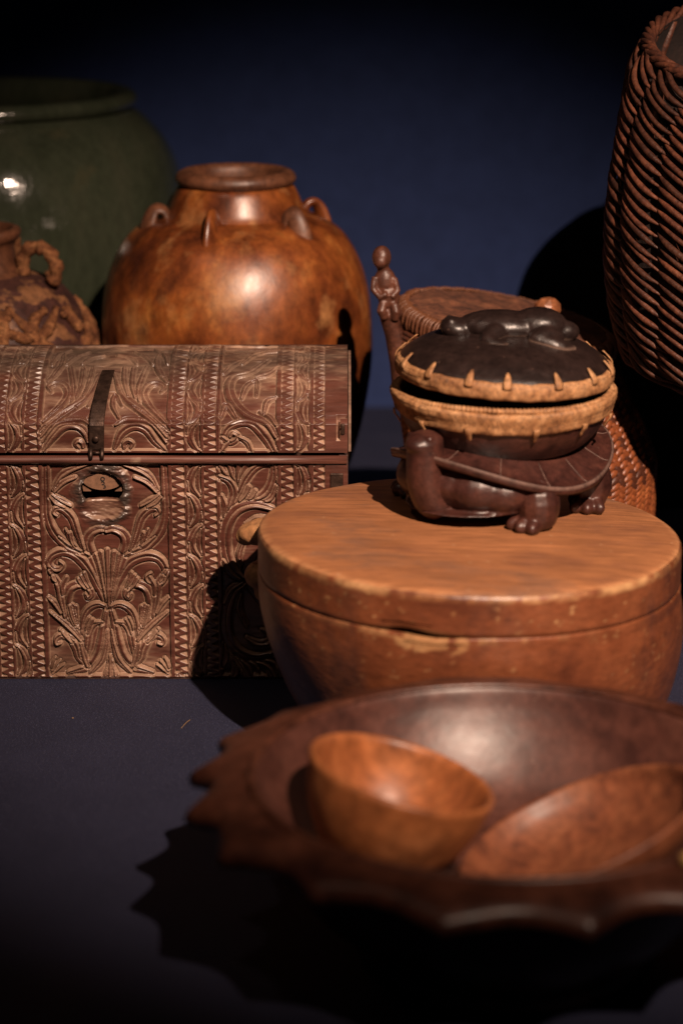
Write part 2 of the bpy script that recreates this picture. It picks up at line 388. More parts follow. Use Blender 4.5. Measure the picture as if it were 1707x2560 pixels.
# middle panel: scrolls rising from one knot
R.sink(106, 419, 1162, 1688, 8)
for left in (True, False):
    S = lambda pts, w, **k: R.stroke(mir(pts, left), w, side=(-1 if left else 1), **k)
    if left: S([(0, 1518), (22, 1470), (45, 1425), (75, 1390), (107, 1377), (138, 1386), (149, 1405), (139, 1420), (122, 1421), (114, 1411), (121, 1404)], [6, 11, 12, 10, 8, 6, 5, 4])
    else: S([(0, 1518), (25, 1450), (55, 1405), (95, 1388), (130, 1395), (147, 1425), (135, 1455), (110, 1455), (98, 1442), (108, 1433)], [6, 11, 12, 10, 8, 6, 5, 4])
    S([(0, 1518), (18, 1440), (38, 1390), (48, 1355), (40, 1333), (18, 1322), (0, 1325)], [4, 9, 11, 10, 8, 6])
    S([(48, 1386), (101, 1362), (133, 1328), (147, 1288), (148, 1245), (146, 1164)], [4, 9, 11, 9, 8, 7])
    S([(60, 1372), (76, 1325), (87, 1293), (107, 1273), (124, 1270), (131, 1279), (124, 1286)], [5, 8, 9, 8, 6, 4])
    S([(70, 1374), (92, 1350), (104, 1322)], [3, 4.5, 2.5], groove=0); S([(66, 1376), (96, 1362), (122, 1340)], [3, 4.5, 2.5], groove=0)
    S([(133, 1226), (104, 1185), (38, 1158)], [3, 7, 4]); S([(131, 1232), (105, 1206), (74, 1193)], [3, 6, 4], groove=.2)
    S([(134, 1236), (112, 1250), (88, 1262)], [3, 6, 4], groove=.2); S([(139, 1242), (125, 1256), (104, 1266)], [3, 5, 3], groove=.2)
    S([(3, 1515), (10, 1440), (17, 1380)], [2, 4.5, 5.5], groove=.25); S([(4, 1515), (20, 1432), (31, 1386)], [2, 4, 5], groove=.25)
    S([(6, 1522), (14, 1560), (20, 1600), (32, 1640), (60, 1668), (108, 1683)], [5, 8, 11, 12, 10, 5])
    S([(5, 1575), (10, 1615), (22, 1652), (52, 1684)], [2, 5, 7, 4])
    S([(4, 1517), (25, 1510), (45, 1516), (60, 1532), (68, 1560), (71, 1598)], [4, 7, 8, 7, 5])
    S([(18, 1555), (38, 1559), (52, 1578), (58, 1610), (66, 1652)], [4, 7, 8, 5])
    S([(71, 1602), (90, 1570), (103, 1540), (108, 1500), (97, 1470), (72, 1459), (50, 1468), (43, 1486), (53, 1494), (58, 1485)], [4, 9, 11, 11, 9, 8, 6, 5, 4])
    S([(56, 1668), (78, 1646), (86, 1620), (100, 1597), (122, 1588), (136, 1597), (135, 1609), (125, 1607)], [5, 9, 10, 8, 7, 5, 4])
    S([(74, 1606), (66, 1640), (58, 1664)], [4, 7, 5])
    S([(148, 1424), (129, 1455), (121, 1498), (112, 1540)], [4, 7, 7, 4]); S([(150, 1528), (115, 1556), (90, 1580), (73, 1601)], [3, 6, 6, 3])
    S([(152, 1492), (136, 1508), (122, 1532)], [4, 6, 3], groove=.2); S([(106, 1442), (116, 1462), (116, 1484)], [4, 5, 3], groove=0)
    for d in ((60, 1431, 44, 1466), (68, 1438, 50, 1468), (75, 1446, 58, 1470), (84, 1516, 77, 1572), (92, 1512, 81, 1568), (99, 1514, 86, 1562), (50, 1545, 60, 1574), (42, 1550, 55, 1584),
              (148, 1683, 119, 1662), (149, 1676, 128, 1652), (151, 1668, 140, 1645), (124, 1574, 92, 1600), (118, 1580, 96, 1606), (140, 1440, 132, 1452), (92, 1332, 84, 1364)):
        S([(d[0], d[1]), ((d[0] + d[2]) / 2 + 1.5, (d[1] + d[3]) / 2), (d[2], d[3])], [4.5, 4, 2], groove=.15)
    S([(14, 1688), (8, 1668), (6, 1650)], [6, 3, 2], groove=0)
R.stroke([(262, 1515), (262, 1374)], [2, 5], groove=.3); R.stroke([(262, 1690), (262, 1640)], [6, 3], groove=.3)
# side panels (right one partly behind the round box), mirrored on the far left
for left in (False, True):
    for fl in (False, True):
        def S(pts, w, **k):
            q = [((524 - a) if left else a, (2 * 1452 - b if fl else b)) for a, b in pts]
            R.stroke(q, w, side=(-1 if left != fl else 1), **k)
        if not fl: R.sink(*((-167, -26) if left else (550, 691)), 1162, 1688, 8)
        for q in ((550, 1160), (574, 1160), (599, 1158), (618, 1160)): S([(596, 1216), ((596 + q[0]) / 2 - 2, (1216 + q[1]) / 2), q], [2, 6, 7], groove=.2)
        S([(553, 1298), (594, 1237), (617, 1194), (642, 1168), (672, 1160)], [5, 8, 9, 8, 4])
        S([(684, 1160), (682, 1194), (663, 1232), (620, 1253)], [6, 8, 9, 4]); S([(690, 1215), (676, 1245), (640, 1258)], [4, 6, 3], groove=.2)
        S([(548, 1192), (573, 1204), (584, 1227), (576, 1252), (560, 1288)], [5, 8, 9, 7, 4])
        S([(553, 1240), (560, 1262), (556, 1290)], [5, 6, 3], groove=0)
        S([(621, 1218), (612, 1236), (598, 1252)], [6, 5, 2.5], groove=0); S([(638, 1228), (628, 1242), (608, 1256)], [5, 5, 2.5], groove=0)
        S([(691, 1275), (665, 1266), (630, 1261), (594, 1273), (571, 1300), (562, 1336), (566, 1385), (584, 1428), (612, 1450)], [5, 7, 9, 11, 12, 12, 11, 9, 6])
        S([(612, 1310), (640, 1296), (666, 1300), (672, 1320), (650, 1330)], [4, 7, 8, 6, 4]); S([(600, 1420), (596, 1380), (612, 1340)], [3, 7, 5])
        S([(555, 1400), (572, 1432), (600, 1450)], [4, 6, 4], groove=.2); S([(690, 1340), (664, 1380), (620, 1440)], [5, 9, 5])
# the gouged lock hole
e = ((R.U - 254) / 78) ** 2 + ((R.V - 1234) / 80) ** 2 + (fbm(R.U * .7, R.V, 30, 14) - .47) * 1.1
rough = (fbm(R.U * .35, R.V, 16, 3) - .45) * 17
ring = np.clip((1.12 - e) / .6, 0, 1)
R.H = R.H * (1 - ring) + ring * (-2.5 + rough * .95)
sc_ = np.clip(1 - (((R.U - 254) / 56) ** 2 + ((R.V - 1268) / 34) ** 2), 0, 1)
R.H -= sc_ * 9 + sc_ * rough * .5
hole = (((R.U - 254) / 53) ** 2 + ((R.V - 1222) / 40) ** 2 < 1 + (fbm(R.U, R.V, 12, 9) - .5) * .25) & (R.V < 1247)
near = np.clip(1 - (((R.U - 254) / 58) ** 2 + ((R.V - 1220) / 45) ** 2), 0, .3) / .3
R.H -= near * 6 * (R.V < 1252)
# hand-cut unevenness, checks in the grain
R.H += (fbm(R.U * .5, R.V, 34, 21) - .5) * 2.2 + (fbm(R.U * .12, R.V, 7, 33, 2) - .4) * .7
chip = np.clip(fbm(R.U, R.V * 2, 40, 41) - .62, 0, 1) * np.clip((R.V - 1660) / 30, 0, 1); R.H -= chip * 50

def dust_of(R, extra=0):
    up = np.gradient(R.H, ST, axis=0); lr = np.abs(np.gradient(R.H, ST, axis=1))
    d = .85 * np.clip(up, 0, 1) + .34 * np.clip(lr, 0, 1) + .30 * np.clip(-R.H / 8, 0, 1.2) * np.clip(fbm(R.U * .6, R.V * 1.6, 46, 55) * 3 - 1.1, 0, 1)  # dust on upward slopes, contrast raised in colour to crisp the lit relief
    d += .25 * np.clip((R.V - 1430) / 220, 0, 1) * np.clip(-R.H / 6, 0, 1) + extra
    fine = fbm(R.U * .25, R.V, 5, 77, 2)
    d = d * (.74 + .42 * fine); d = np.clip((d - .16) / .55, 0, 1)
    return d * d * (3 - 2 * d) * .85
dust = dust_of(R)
grey = np.clip((1.12 - e) / .45, 0, 1) * np.clip(1 - sc_ * 3, 0, 1) * np.clip(fbm(R.U * .3, R.V, 10, 19) * 3 - .45, .45, .97)

def sheet(name, R, cols_, X, Y, Z, dust, mat, parent, drop=None, char=None):
    ny, nx = R.U.shape; out = []
    for nm, a, b in cols_:
        i0, i1 = np.searchsorted(R.u, [a - .01, b + .01]); i1 = min(i1 + 1, nx)
        if b >= R.u[-1] - ST: i1 = nx
        sl = (slice(None), slice(i0, i1)); m = i1 - i0
        V = np.stack([X[sl].ravel(), Y[sl].ravel(), Z[sl].ravel()], 1)
        idx = np.arange(ny * m).reshape(ny, m)
        F = np.stack([idx[:-1, :-1].ravel(), idx[1:, :-1].ravel(), idx[1:, 1:].ravel(), idx[:-1, 1:].ravel()], 1)
        if drop is not None:
            k = drop[sl]; kk = (k[:-1, :-1] & k[1:, :-1] & k[1:, 1:] & k[:-1, 1:]).ravel(); F = F[~kk]
        me = mesh_of(nm, V - np.array(parent.location), F); me.materials.append(mat)
        at = me.attributes.new('dust', 'FLOAT', 'POINT'); at.data.foreach_set('value', dust[sl].ravel().astype(np.float32))
        if char is not None: me.attributes.new('char', 'FLOAT', 'POINT').data.foreach_set('value', char[sl].ravel().astype(np.float32))
        o = bpy.data.objects.new(nm, me); COL.objects.link(o); o.parent = parent; out.append(o)
    return out
X = CX + (R.U - 262) * UN; Z = (1700 - R.V) * VZ; Y = -R.H * UN * 1.45
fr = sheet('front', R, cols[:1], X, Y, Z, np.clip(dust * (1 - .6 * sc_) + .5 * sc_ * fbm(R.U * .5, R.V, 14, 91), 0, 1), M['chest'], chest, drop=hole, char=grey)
fr[0]['label'] = 'scroll-carved front panel with a gouged lock hole'
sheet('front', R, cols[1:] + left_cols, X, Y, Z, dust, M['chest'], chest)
# wear: bare grey wood burnt round the lock
XR, XL = .0055, -.3945
part('rim_moulding', tube([(XL, -.0002, .1922), (-.3, -.0006, .1921), (-.2, -.0002, .1923), (-.08, -.0005, .1921), (XR - .001, -.0003, .1922)], .0036, 12), M['trim'], chest)
part('side_board', bevel_geo(box(XL, XL + .008, .0028, .197, .003, .1955), .001), M['chest_dark'], chest, smooth=False)
part('side_board', bevel_geo(box(XR - .008, XR, .0028, .197, .003, .1955), .001), M['chest_dark'], chest, smooth=False)
part('back_board', box(XL + .001, XR - .001, .1972, .205, .003, .1955), M['chest_dark'], chest, smooth=False)
part('base_board', bevel_geo(box(XL + .0008, XR - .0012, .0016, .203, 0, .0028), .0008), M['chest_dark'], chest, smooth=False)
# lock plate inside the hole
def flat_shape(pts, y0, y1):
    n = len(pts); V = [(p[0], y0, p[1]) for p in pts] + [(p[0], y1, p[1]) for p in pts]
    return V, [tuple(range(n)), tuple(range(2 * n - 1, n - 1, -1))] + [(i, i + n, (i + 1) % n + n, (i + 1) % n) for i in range(n)]
def cp(u, v): return (CX + (u - 262) * UN, (1700 - v) * VZ)
lens = [cp(254 + 52 * math.cos(t), 1201 + 28 * math.sin(t) if math.sin(t) > 0 else 1201 + 22 * math.sin(t)) for t in np.linspace(0, 2 * PI, 40, endpoint=False)]
lp = part('lock_plate', flat_shape(lens, .0075, .0095), M['brass'], chest, smooth=False)
def ringmark(u, v, r, t0=0, t1=2 * PI):
    return tube([(cp(u + r * math.cos(a), v + r * math.sin(a))[0], .0073, cp(u + r * math.cos(a), v + r * math.sin(a))[1]) for a in np.linspace(t0, t1, 14)], .0005, 6)
part('keyhole_mark', ringmark(254, 1202, 4.5), M['black'], lp); part('keyhole_mark', ringmark(254, 1212, 3.6, -2.5, 2.2), M['black'], lp)
part('keyhole_mark', ringmark(257, 1221, 3.2, -1.6, 2.2), M['black'], lp)
for s in (-1, 1):
    part('lock_bracket', flat_shape([cp(254 + s * 51, 1218), cp(254 + s * 49, 1231), cp(254 + s * 30, 1231)], .006, .0085), M['brass'], chest, smooth=False)
part('corner_plate', bevel_geo(box(*sorted((cp(826, 0)[0], cp(858, 0)[0])), -.0016, .004, cp(0, 1330)[1], cp(0, 1182)[1]), .0005), M['iron'], chest, smooth=False)

# lid
LR = .14; A0 = math.asin(.1 / LR)
def lid_pt(s):
    s = np.asarray(s) * UN; a = A0 - (s - .024) / LR; lo = s < .024
    y = np.where(lo, 0, .1 - LR * np.sin(a)); z = np.where(lo, .198 + s, .222 + LR * np.cos(a) - LR * math.cos(A0))
    bl = np.clip((s - .021) / .006, 0, 1)
    ny = -(1 - bl) + bl * -np.sin(a); nz = bl * np.cos(a)
    return y, z, ny, nz
P2S = ([869.2, 875.8, 884.4, 895, 907.6, 922.2, 938.6, 956.9, 976.9, 998.6, 1021.8, 1046.4, 1073.6, 1102.8, 1131.9], list(range(420, -1, -30)))
def p2s(pts): return [(u, float(np.interp(v, *P2S))) for u, v in pts]
Q = Relief(-346, 870, 0, 470)
for a, b, fl in ((429, 460, 0), (510, 540, 0), (703, 733, 0), (785, 811, 0), (64, 95, 0), (-16, 14, 1), (-209, -179, 1), (-287, -261, 1)): Q.teeth(a, b, 8, 465, flip=bool(fl), seed=int(a) % 50 + 3)
for a, b, fl in ((468, 502, 0), (743, 771, 1), (22, 56, 1), (-247, -219, 0)): Q.leaves(a, b, 6, 446, P=74, flip=fl)
Q.sink(106, 419, 6, 466, 8); Q.sink(550, 691, 6, 466, 8); Q.sink(-167, -26, 6, 466, 8)
for left in (True, False):
    S = lambda pts, w, **k: Q.stroke(p2s(mir(pts, left)), w, side=(1 if left else -1), **k)
    S([(152, 1126), (124, 1089), (97, 1066), (66, 1066), (46, 1083), (40, 1104)] if left else [(26, 1121), (44, 1083), (75, 1066), (105, 1075), (127, 1104), (150, 1126)], [5, 10, 11, 10, 8, 5])
    S([(155, 1105), (136, 1075), (112, 1052), (60, 1045), (30, 1062)], [4, 7, 8, 7, 4])
    S([(64, 1122), (72, 1112), (66, 1103), (54, 1107), (52, 1118)] if left else [(50, 1122), (50, 1110), (60, 1104), (70, 1110), (66, 1120)], [4, 5, 5, 4], groove=.2)
    S([(157, 1078), (109, 1032), (48, 988), (18, 930)], [5, 10, 11, 6]); S([(157, 1092), (120, 1050), (75, 1018)], [4, 6, 3], groove=.2)
    S([(152, 1052), (112, 1012), (94, 980), (107, 958), (130, 954), (146, 963), (138, 974)], [5, 9, 10, 8, 6, 4])
    S([(86, 1000), (81, 970), (97, 914)], [3, 7, 6]); S([(74, 990), (64, 955), (64, 915)], [3, 6, 6]); S([(56, 985), (44, 950), (40, 915)], [3, 6, 5])
    S([(150, 950), (130, 925), (120, 900), (124, 880)], [5, 8, 7, 4]); S([(70, 905), (50, 890), (20, 884)], [4, 8, 5]); S([(110, 905), (90, 888), (60, 876)], [4, 7, 4]); S([(148, 905), (140, 885), (110, 872)], [4, 7, 4])
    S([(36, 1040), (20, 1010), (24, 985), (42, 1010)], [3, 6, 6, 3], groove=.2)
for left in (True, False):
    S = lambda pts, w, **k: Q.stroke(p2s([((524 - a) if left else a, b) for a, b in pts]), w, side=(1 if left else -1), **k)
    S([(556, 1127), (567, 1078), (604, 1056), (634, 1062), (665, 1095), (684, 1127)], [5, 9, 11, 11, 11, 8])
    S([(557, 1096), (573, 1108), (590, 1102), (595, 1090), (583, 1083), (577, 1092)], [5, 7, 6, 5, 4]); S([(600, 1096), (619, 1108), (627, 1126)], [4, 6, 5])
    S([(558, 1126), (566, 1115), (572, 1108)], [3, 4, 3], groove=0)
    S([(690, 1092), (665, 1054), (616, 1032), (582, 998), (570, 962), (582, 938), (619, 927), (668, 896)], [5, 9, 11, 12, 11, 9, 8, 6])
    S([(691, 1062), (676, 1040), (650, 1026)], [4, 7, 4], groove=.2); S([(552, 1040), (566, 1010), (590, 1040)], [4, 8, 4]); S([(604, 990), (616, 960), (640, 950), (640, 985)], [4, 7, 6, 4])
    S([(660, 1030), (668, 1000), (690, 990)], [4, 7, 4]); S([(640, 940), (668, 930), (690, 915)], [4, 8, 5]); S([(555, 930), (580, 905), (620, 890)], [4, 8, 4]); S([(600, 905), (640, 880), (690, 875)], [4, 8, 5])
wornL = np.clip((Q.V - 95) / 240, 0, 1)
Q.H *= 1 - .45 * wornL * np.clip(fbm(Q.U, Q.V, 60, 61) * 1.8, 0, 1)
Q.H += (fbm(Q.U * .4, Q.V, 30, 62) - .5) * (2.0 + 2.5 * wornL) + (fbm(Q.U * .15, Q.V, 8, 63, 2) - .4) * (.6 + .9 * wornL)
Q.H -= np.clip(fbm(Q.U * .35, Q.V, 20, 65, 3) - .58, 0, 1) * 20 * wornL
slot = ((np.abs(Q.U - 846) < 5) & (np.abs(Q.V - 66) < 34)) | ((np.abs(Q.V - 96) < 5) & (Q.U > 843) & (Q.U < 867)) | ((np.abs(Q.V - 56) < 4) & (Q.U > 843) & (Q.U < 860)); Q.H = np.where(slot, -16, Q.H)
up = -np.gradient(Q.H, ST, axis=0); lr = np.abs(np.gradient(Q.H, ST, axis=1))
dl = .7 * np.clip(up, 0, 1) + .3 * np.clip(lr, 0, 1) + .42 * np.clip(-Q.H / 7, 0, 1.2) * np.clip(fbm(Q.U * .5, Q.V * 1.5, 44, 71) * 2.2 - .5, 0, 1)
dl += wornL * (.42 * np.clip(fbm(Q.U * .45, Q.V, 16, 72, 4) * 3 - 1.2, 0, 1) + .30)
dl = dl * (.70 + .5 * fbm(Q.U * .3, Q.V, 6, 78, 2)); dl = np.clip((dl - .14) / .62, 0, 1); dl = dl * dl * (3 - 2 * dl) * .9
y, z, ny, nz = lid_pt(Q.V)
edge = np.clip((870 - Q.U) / 3, 0, 1)
part_cols = [('lid_panel' if n == 'carved_panel' else n, a, b) for n, a, b in cols + left_cols]
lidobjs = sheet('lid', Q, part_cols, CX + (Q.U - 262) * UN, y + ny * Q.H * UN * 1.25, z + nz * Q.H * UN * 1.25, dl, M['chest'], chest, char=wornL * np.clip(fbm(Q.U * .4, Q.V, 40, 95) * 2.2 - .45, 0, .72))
# back half of the lid and its ends
bs = np.linspace(468, 812, 30); by, bz, _, _ = lid_pt(bs)
V = [(x, float(a), float(b)) for a, b in zip(by, bz) for x in (XL, XR)]
part('lid_back', (V, [(2 * i, 2 * i + 1, 2 * i + 3, 2 * i + 2) for i in range(29)]), M['chest_dark'], chest)
es = np.concatenate([[0], np.linspace(73, 810, 40)]); ey, ez, _, _ = lid_pt(es)
def end_panel(x0, x1, g):
    pts = [(float(a), float(b) - g) for a, b in zip(ey, ez)] + [(.2, .198)]
    pts = [(max(a, .006), b) for a, b in pts]; pts[0] = (.006, .1975); n = len(pts)
    V = [(x0, a, b) for a, b in pts] + [(x1, a, b) for a, b in pts]
    return V, [tuple(range(n)), tuple(range(2 * n - 1, n - 1, -1))] + [(i, i + n, (i + 1) % n + n, (i + 1) % n) for i in range(n)]
part('lid_end', end_panel(XR + .0002, XR + .0024, .005), M['pale_end'], chest, smooth=False)
part('lid_end', end_panel(XL - .003, XL - .0002, .004), M['pale_end'], chest, smooth=False)
part('hinge_pin', bevel_geo(box(*sorted((cp(852, 0)[0], cp(862, 0)[0])), -.0015, .004, .2135, .2225), .0008), M['iron'], chest)
# iron hasp bent over the lid
hs = np.linspace(8, 262, 34); hy, hz, hny, hnz = lid_pt(hs)
hu = np.interp(hs, [0, 90, 262], [243, 246, 263]); hw = np.interp(hs, [0, 60, 262], [18.5, 19, 16]); lift = np.interp(hs, [0, 80, 130, 235, 262], [6, 7, 10, 6, 3])
V = []
for i in range(len(hs)):
    for off in (lift[i], lift[i] - 4.5):
        for sx in (-1, 1):
            V.append((CX + (hu[i] + sx * hw[i] - 262) * UN, hy[i] + hny[i] * off * UN, hz[i] + hnz[i] * off * UN))
F = []
for i in range(len(hs) - 1):
    a = 4 * i; b = a + 4
    F += [(a, a + 1, b + 1, b), (a + 2, b + 2, b + 3, a + 3), (a, b, b + 2, a + 2), (a + 1, a + 3, b + 3, b + 1)]
F += [(0, 2, 3, 1), (4 * len(hs) - 4, 4 * len(hs) - 3, 4 * len(hs) - 1, 4 * len(hs) - 2)]
hasp = part('hasp', (V, F), M['iron'], chest)
hasp.modifiers.new('b', 'BEVEL').width = .0006; hasp.data.polygons.foreach_set('use_smooth', np.zeros(len(hasp.data.polygons), dtype=bool))
rx, rz = CX + (243 - 262) * UN, .2105
part('rivet', ball((rx, -.0036, rz), (.0029, .002, .0029)), M['iron'], hasp)
for du in (-14, 14):
    part('prong', tube([(CX + (243 + du - 262) * UN, -.0018, .2025), (CX + (243 + du - 262) * UN, -.0040, .1965), (CX + (243 + du - 262) * UN, -.0048, .1935)], [.0018, .0019, .0015], 10), M['iron'], hasp)
part('hasp_pin', tube([(CX + (233 - 262) * UN, -.0024, .1985), (CX + (253 - 262) * UN, -.0024, .1985)], .0013, 8), M['iron'], hasp)

# ------------------------------------------------------------------ brown glazed jar
JC = (-.0995, .352)
jar = thing('brown_jar', (JC[0], JC[1], 0), 'round amber brown glazed jar with small loop handles behind the chest', 'jar')
wob = lambda t, r, z: (r * (1 + .008 * math.sin(2 * t + 1) + .004 * math.sin(5 * t + z * 40)), z)
jp = smooth_prof([(.070, 0), (.078, .02), (.098, .07), (.117, .13), (.1265, .19), (.1275, .235), (.1245, .268), (.116, .296), (.1015, .320), (.082, .3345), (.066, .3405)], 60)
part('body', lathe([(0, .001)] + jp, 96, JC, wob), M['jar'], jar)
part('neck', lathe(smooth_prof([(.0675, .3395), (.0640, .345), (.0590, .357), (.0545, .3660), (.050, .3690)], 20), 80, JC, wob), M['jar'], jar)
part('rim', lathe(smooth_prof([(.044, .366), (.050, .3668), (.0545, .3695), (.0565, .3735), (.0545, .3785), (.049, .3815), (.043, .3795), (.040, .372), (.041, .35), (.05, .335)], 40), 80, JC, wob), M['jar_rim'], jar)
for k in range(6):
    a = math.radians(-90 - 14 + 60 * k); c, s = math.cos(a), math.sin(a)
    pts = [(.0655, .337), (.0685, .3445), (.0740, .3478), (.0795, .3455), (.0830, .338), (.0850, .330), (.0855, .322)]
    q = spline([(JC[0] + r * c, JC[1] + r * s, z) for r, z in pts], 20)
    part('loop_handle', tube(q, np.interp(np.linspace(0, 1, 20), [0, .5, 1], [.0095, .0080, .0125]), 12, flat=.5), M['jar_rim'] if k % 2 else M['jar'], jar)

# ------------------------------------------------------------------ big green jar
GC = (-.372, .63)
gj = thing('green_jar', (GC[0], GC[1], 0), 'large dark green glazed jar with thick rolled rim against the wall', 'jar')
part('body', lathe([(0, .001)] + smooth_prof([(.13, 0), (.15, .04), (.185, .13), (.203, .22), (.206, .29), (.200, .335), (.186, .372), (.166, .396), (.150, .408)], 50), 96, GC, wob), M['green'], gj)
part('rim', lathe(smooth_prof([(.146, .402), (.147, .407), (.155, .410), (.158, .417), (.153, .4235), (.143, .425), (.136, .42), (.134, .40), (.15, .37)], 30), 96, GC, wob), M['green'], gj)

# ------------------------------------------------------------------ encrusted pot
EC = (-.341, .316)
ep = thing('encrusted_pot', (EC[0], EC[1], 0), 'small purple brown pot covered in tan marine crust and looped handles', 'pot')
lump = lambda t, r, z: (r * (1 + .035 * (lattice_noise(t * 9, z * 160, 1, 5) - .5) + .03 * math.sin(3 * t + z * 70)), z)
part('body', lathe([(0, .001)] + smooth_prof([(.06, 0), (.075, .03), (.096, .1), (.107, .17), (.1075, .215), (.099, .247), (.083, .27), (.062, .285), (.043, .291)], 60), 96, EC, lump), M['crust_pot'], ep)
part('neck', lathe(smooth_prof([(.048, .288), (.040, .296), (.036, .309), (.0365, .318), (.041, .3235), (.0425, .329), (.040, .3325), (.034, .3315), (.031, .32), (.032, .30)], 40), 64, EC), M['jar_rim'], ep)
def on_pot(t, z, lift=0):
    r = float(np.interp(z, [.1, .17, .215, .247, .27, .285], [.097, .108, .1085, .1, .084, .063])) + lift
    return (EC[0] + r * math.cos(t), EC[1] + r * math.sin(t), z)
for k, a in enumerate((-.22, -1.95, -2.9, 1.2, 2.3)):
    c, s_ = math.cos(a), math.sin(a)
    pts = [(EC[0] + (.062 + .0165 * math.cos(q)) * c, EC[1] + (.062 + .0165 * math.cos(q)) * s_, .297 + .0195 * math.sin(q)) for q in np.linspace(-.75, PI + .35, 22)]
    q = np.array(pts) + rng.normal(0, .0007, (22, 3))
    part('loop_handle', tube(q, .0066 + .0012 * np.sin(np.arange(22) * 1.9), 10), M['crust'], ep)
for k in range(46):                                         # worm tubes and ridges of crust
    t0 = rng.uniform(-PI, .6); z0 = rng.uniform(.185, .282); n = rng.integers(4, 7); path = []
    t, z = t0, z0; dz = rng.uniform(-.022, .004); dt = rng.uniform(-.16, .16)
    for i in range(n):
        path.append(on_pot(t, max(.12, z), .002)); t += dt + rng.normal(0, .07); z += dz + rng.normal(0, .006); z = min(z, .28)
    L = 7 * n; q = spline(path, L)
    part('crust_ridge', tube(q, np.clip(np.interp(np.linspace(0, 1, L), [0, .2, .8, 1], [.003, .0055, .005, .002]) + rng.normal(0, .0005, L), .001, 1), 9), M['crust'], ep)

# ------------------------------------------------------------------ jar added for a dark shape; near-black colour stands in for shade
DC = (.315, .60)
dj = thing('shade_jar', (DC[0], DC[1], 0), 'jar shape added in near-black for the shade behind the tall wicker basket', 'jar')
part('body', lathe([(0, .001)] + smooth_prof([(.08, 0), (.1, .05), (.13, .14), (.133, .19), (.122, .235), (.1, .268), (.07, .294), (.055, .303)], 40), 72, DC), M['darkjar'], dj)
part('neck', lathe(smooth_prof([(.057, .301), (.045, .306), (.035, .316), (.036, .322), (.03, .323), (.028, .3)], 20), 60, DC), M['darkjar'], dj)

# ------------------------------------------------------------------ lidded basket with carved figure
BC = (.150, .205)
rb = thing('lidded_basket', (BC[0], BC[1], 0), 'round red woven basket with tilted bark lid and carved human figure', 'basket')
prof = [(.150, 0), (.152, .03), (.147, .09), (.132, .14), (.112, .175), (.102, .20), (.0985, .222), (.0975, .230)]
prof = [(.108, 0), (.110, .03), (.112, .09), (.1125, .14), (.108, .175), (.102, .20), (.0985, .222), (.0975, .230)]
bsh = lambda z: .022 * min(1, max(0, (.222 - z) / .08))
rz_ = lambda z: float(np.interp(z, [p[1] for p in prof], [p[0] for p in prof]))
bg = lathe([(0, .001)] + smooth_prof(prof, 40) + [(.08, .231), (.07, .2)], 96, BC, lambda t, r, z: (max(0, r - .0022), z))
part('body', ([(p[0] + bsh(p[2]), p[1], p[2]) for p in bg[0]], bg[1]), M['strip2'], rb)
# woven strips: lens-shaped, columns leaning left and right in turn
def lens_mesh(name, L, Wd, H, mat):
    V, F = [], []; n = 7
    for i in range(n):
        t = -1 + 2 * i / (n - 1); ww = Wd * math.sqrt(max(.02, 1 - t * t)) * .5
        for k in range(5):
            q = PI * k / 4; V.append((t * L / 2, -ww * math.cos(q), H * math.sin(q) * math.sqrt(max(.05, 1 - t * t))))
    for i in range(n - 1):
        for k in range(4): F.append((i * 5 + k, (i + 1) * 5 + k, (i + 1) * 5 + k + 1, i * 5 + k + 1))
    me = mesh_of(name, V, F); me.materials.append(mat); return me
lm1 = lens_mesh('weave_strip', .0125, .0064, .0022, M['strip']); lm2 = lens_mesh('weave_strip', .0125, .0064, .0018, M['strip2'])
NC = 84; rowz = np.arange(.006, .222, .0058); SV, SF, nS, cnt = [], [], 0, 0
lv = np.array([v.co for v in lm2.vertices]); lf = [tuple(p.vertices) for p in lm2.polygons]
for c in range(NC):
    t = 2 * PI * (c + .5) / NC; ang = math.degrees(t)
    for r, z in enumerate(rowz):
        zz = z + (.0029 if c % 2 else 0); R0 = rz_(zz); sl = (rz_(zz + .006) - rz_(zz - .006)) / .012
        n = Vector((math.cos(t), math.sin(t), -sl)).normalized(); tan = Vector((-math.sin(t), math.cos(t), 0)); upv = n.cross(tan)
        lean = math.radians(30 if c % 2 else -34) + random.uniform(-.08, .08)
        ax = tan * math.cos(lean) + upv * math.sin(lean); ay = n.cross(ax); wd = R0 * 2 * PI / NC / .0085
        Mx = Matrix(((ax.x * wd, ay.x, n.x), (ax.y * wd, ay.y, n.y), (ax.z * wd, ay.z, n.z)))
        p = Vector((R0 * math.cos(t) + bsh(zz), R0 * math.sin(t), zz))
        vis = 268 < ang < 345 and zz > .128
        if vis and cnt < 298:
            o = bpy.data.objects.new('weave_strip', lm1 if (c % 2 and random.random() > .2) or random.random() > .8 else lm2); COL.objects.link(o); o.parent = rb
            o.matrix_local = Matrix.Translation(p) @ Mx.to_4x4(); cnt += 1
        else:
            SV.append(lv @ np.array(Mx).T + np.array(p) + np.array([*BC, 0])); SF += [tuple(i + nS for i in f) for f in lf]; nS += len(lv)
part('weave', (np.concatenate(SV), SF), M['strip'], rb, kind='stuff')
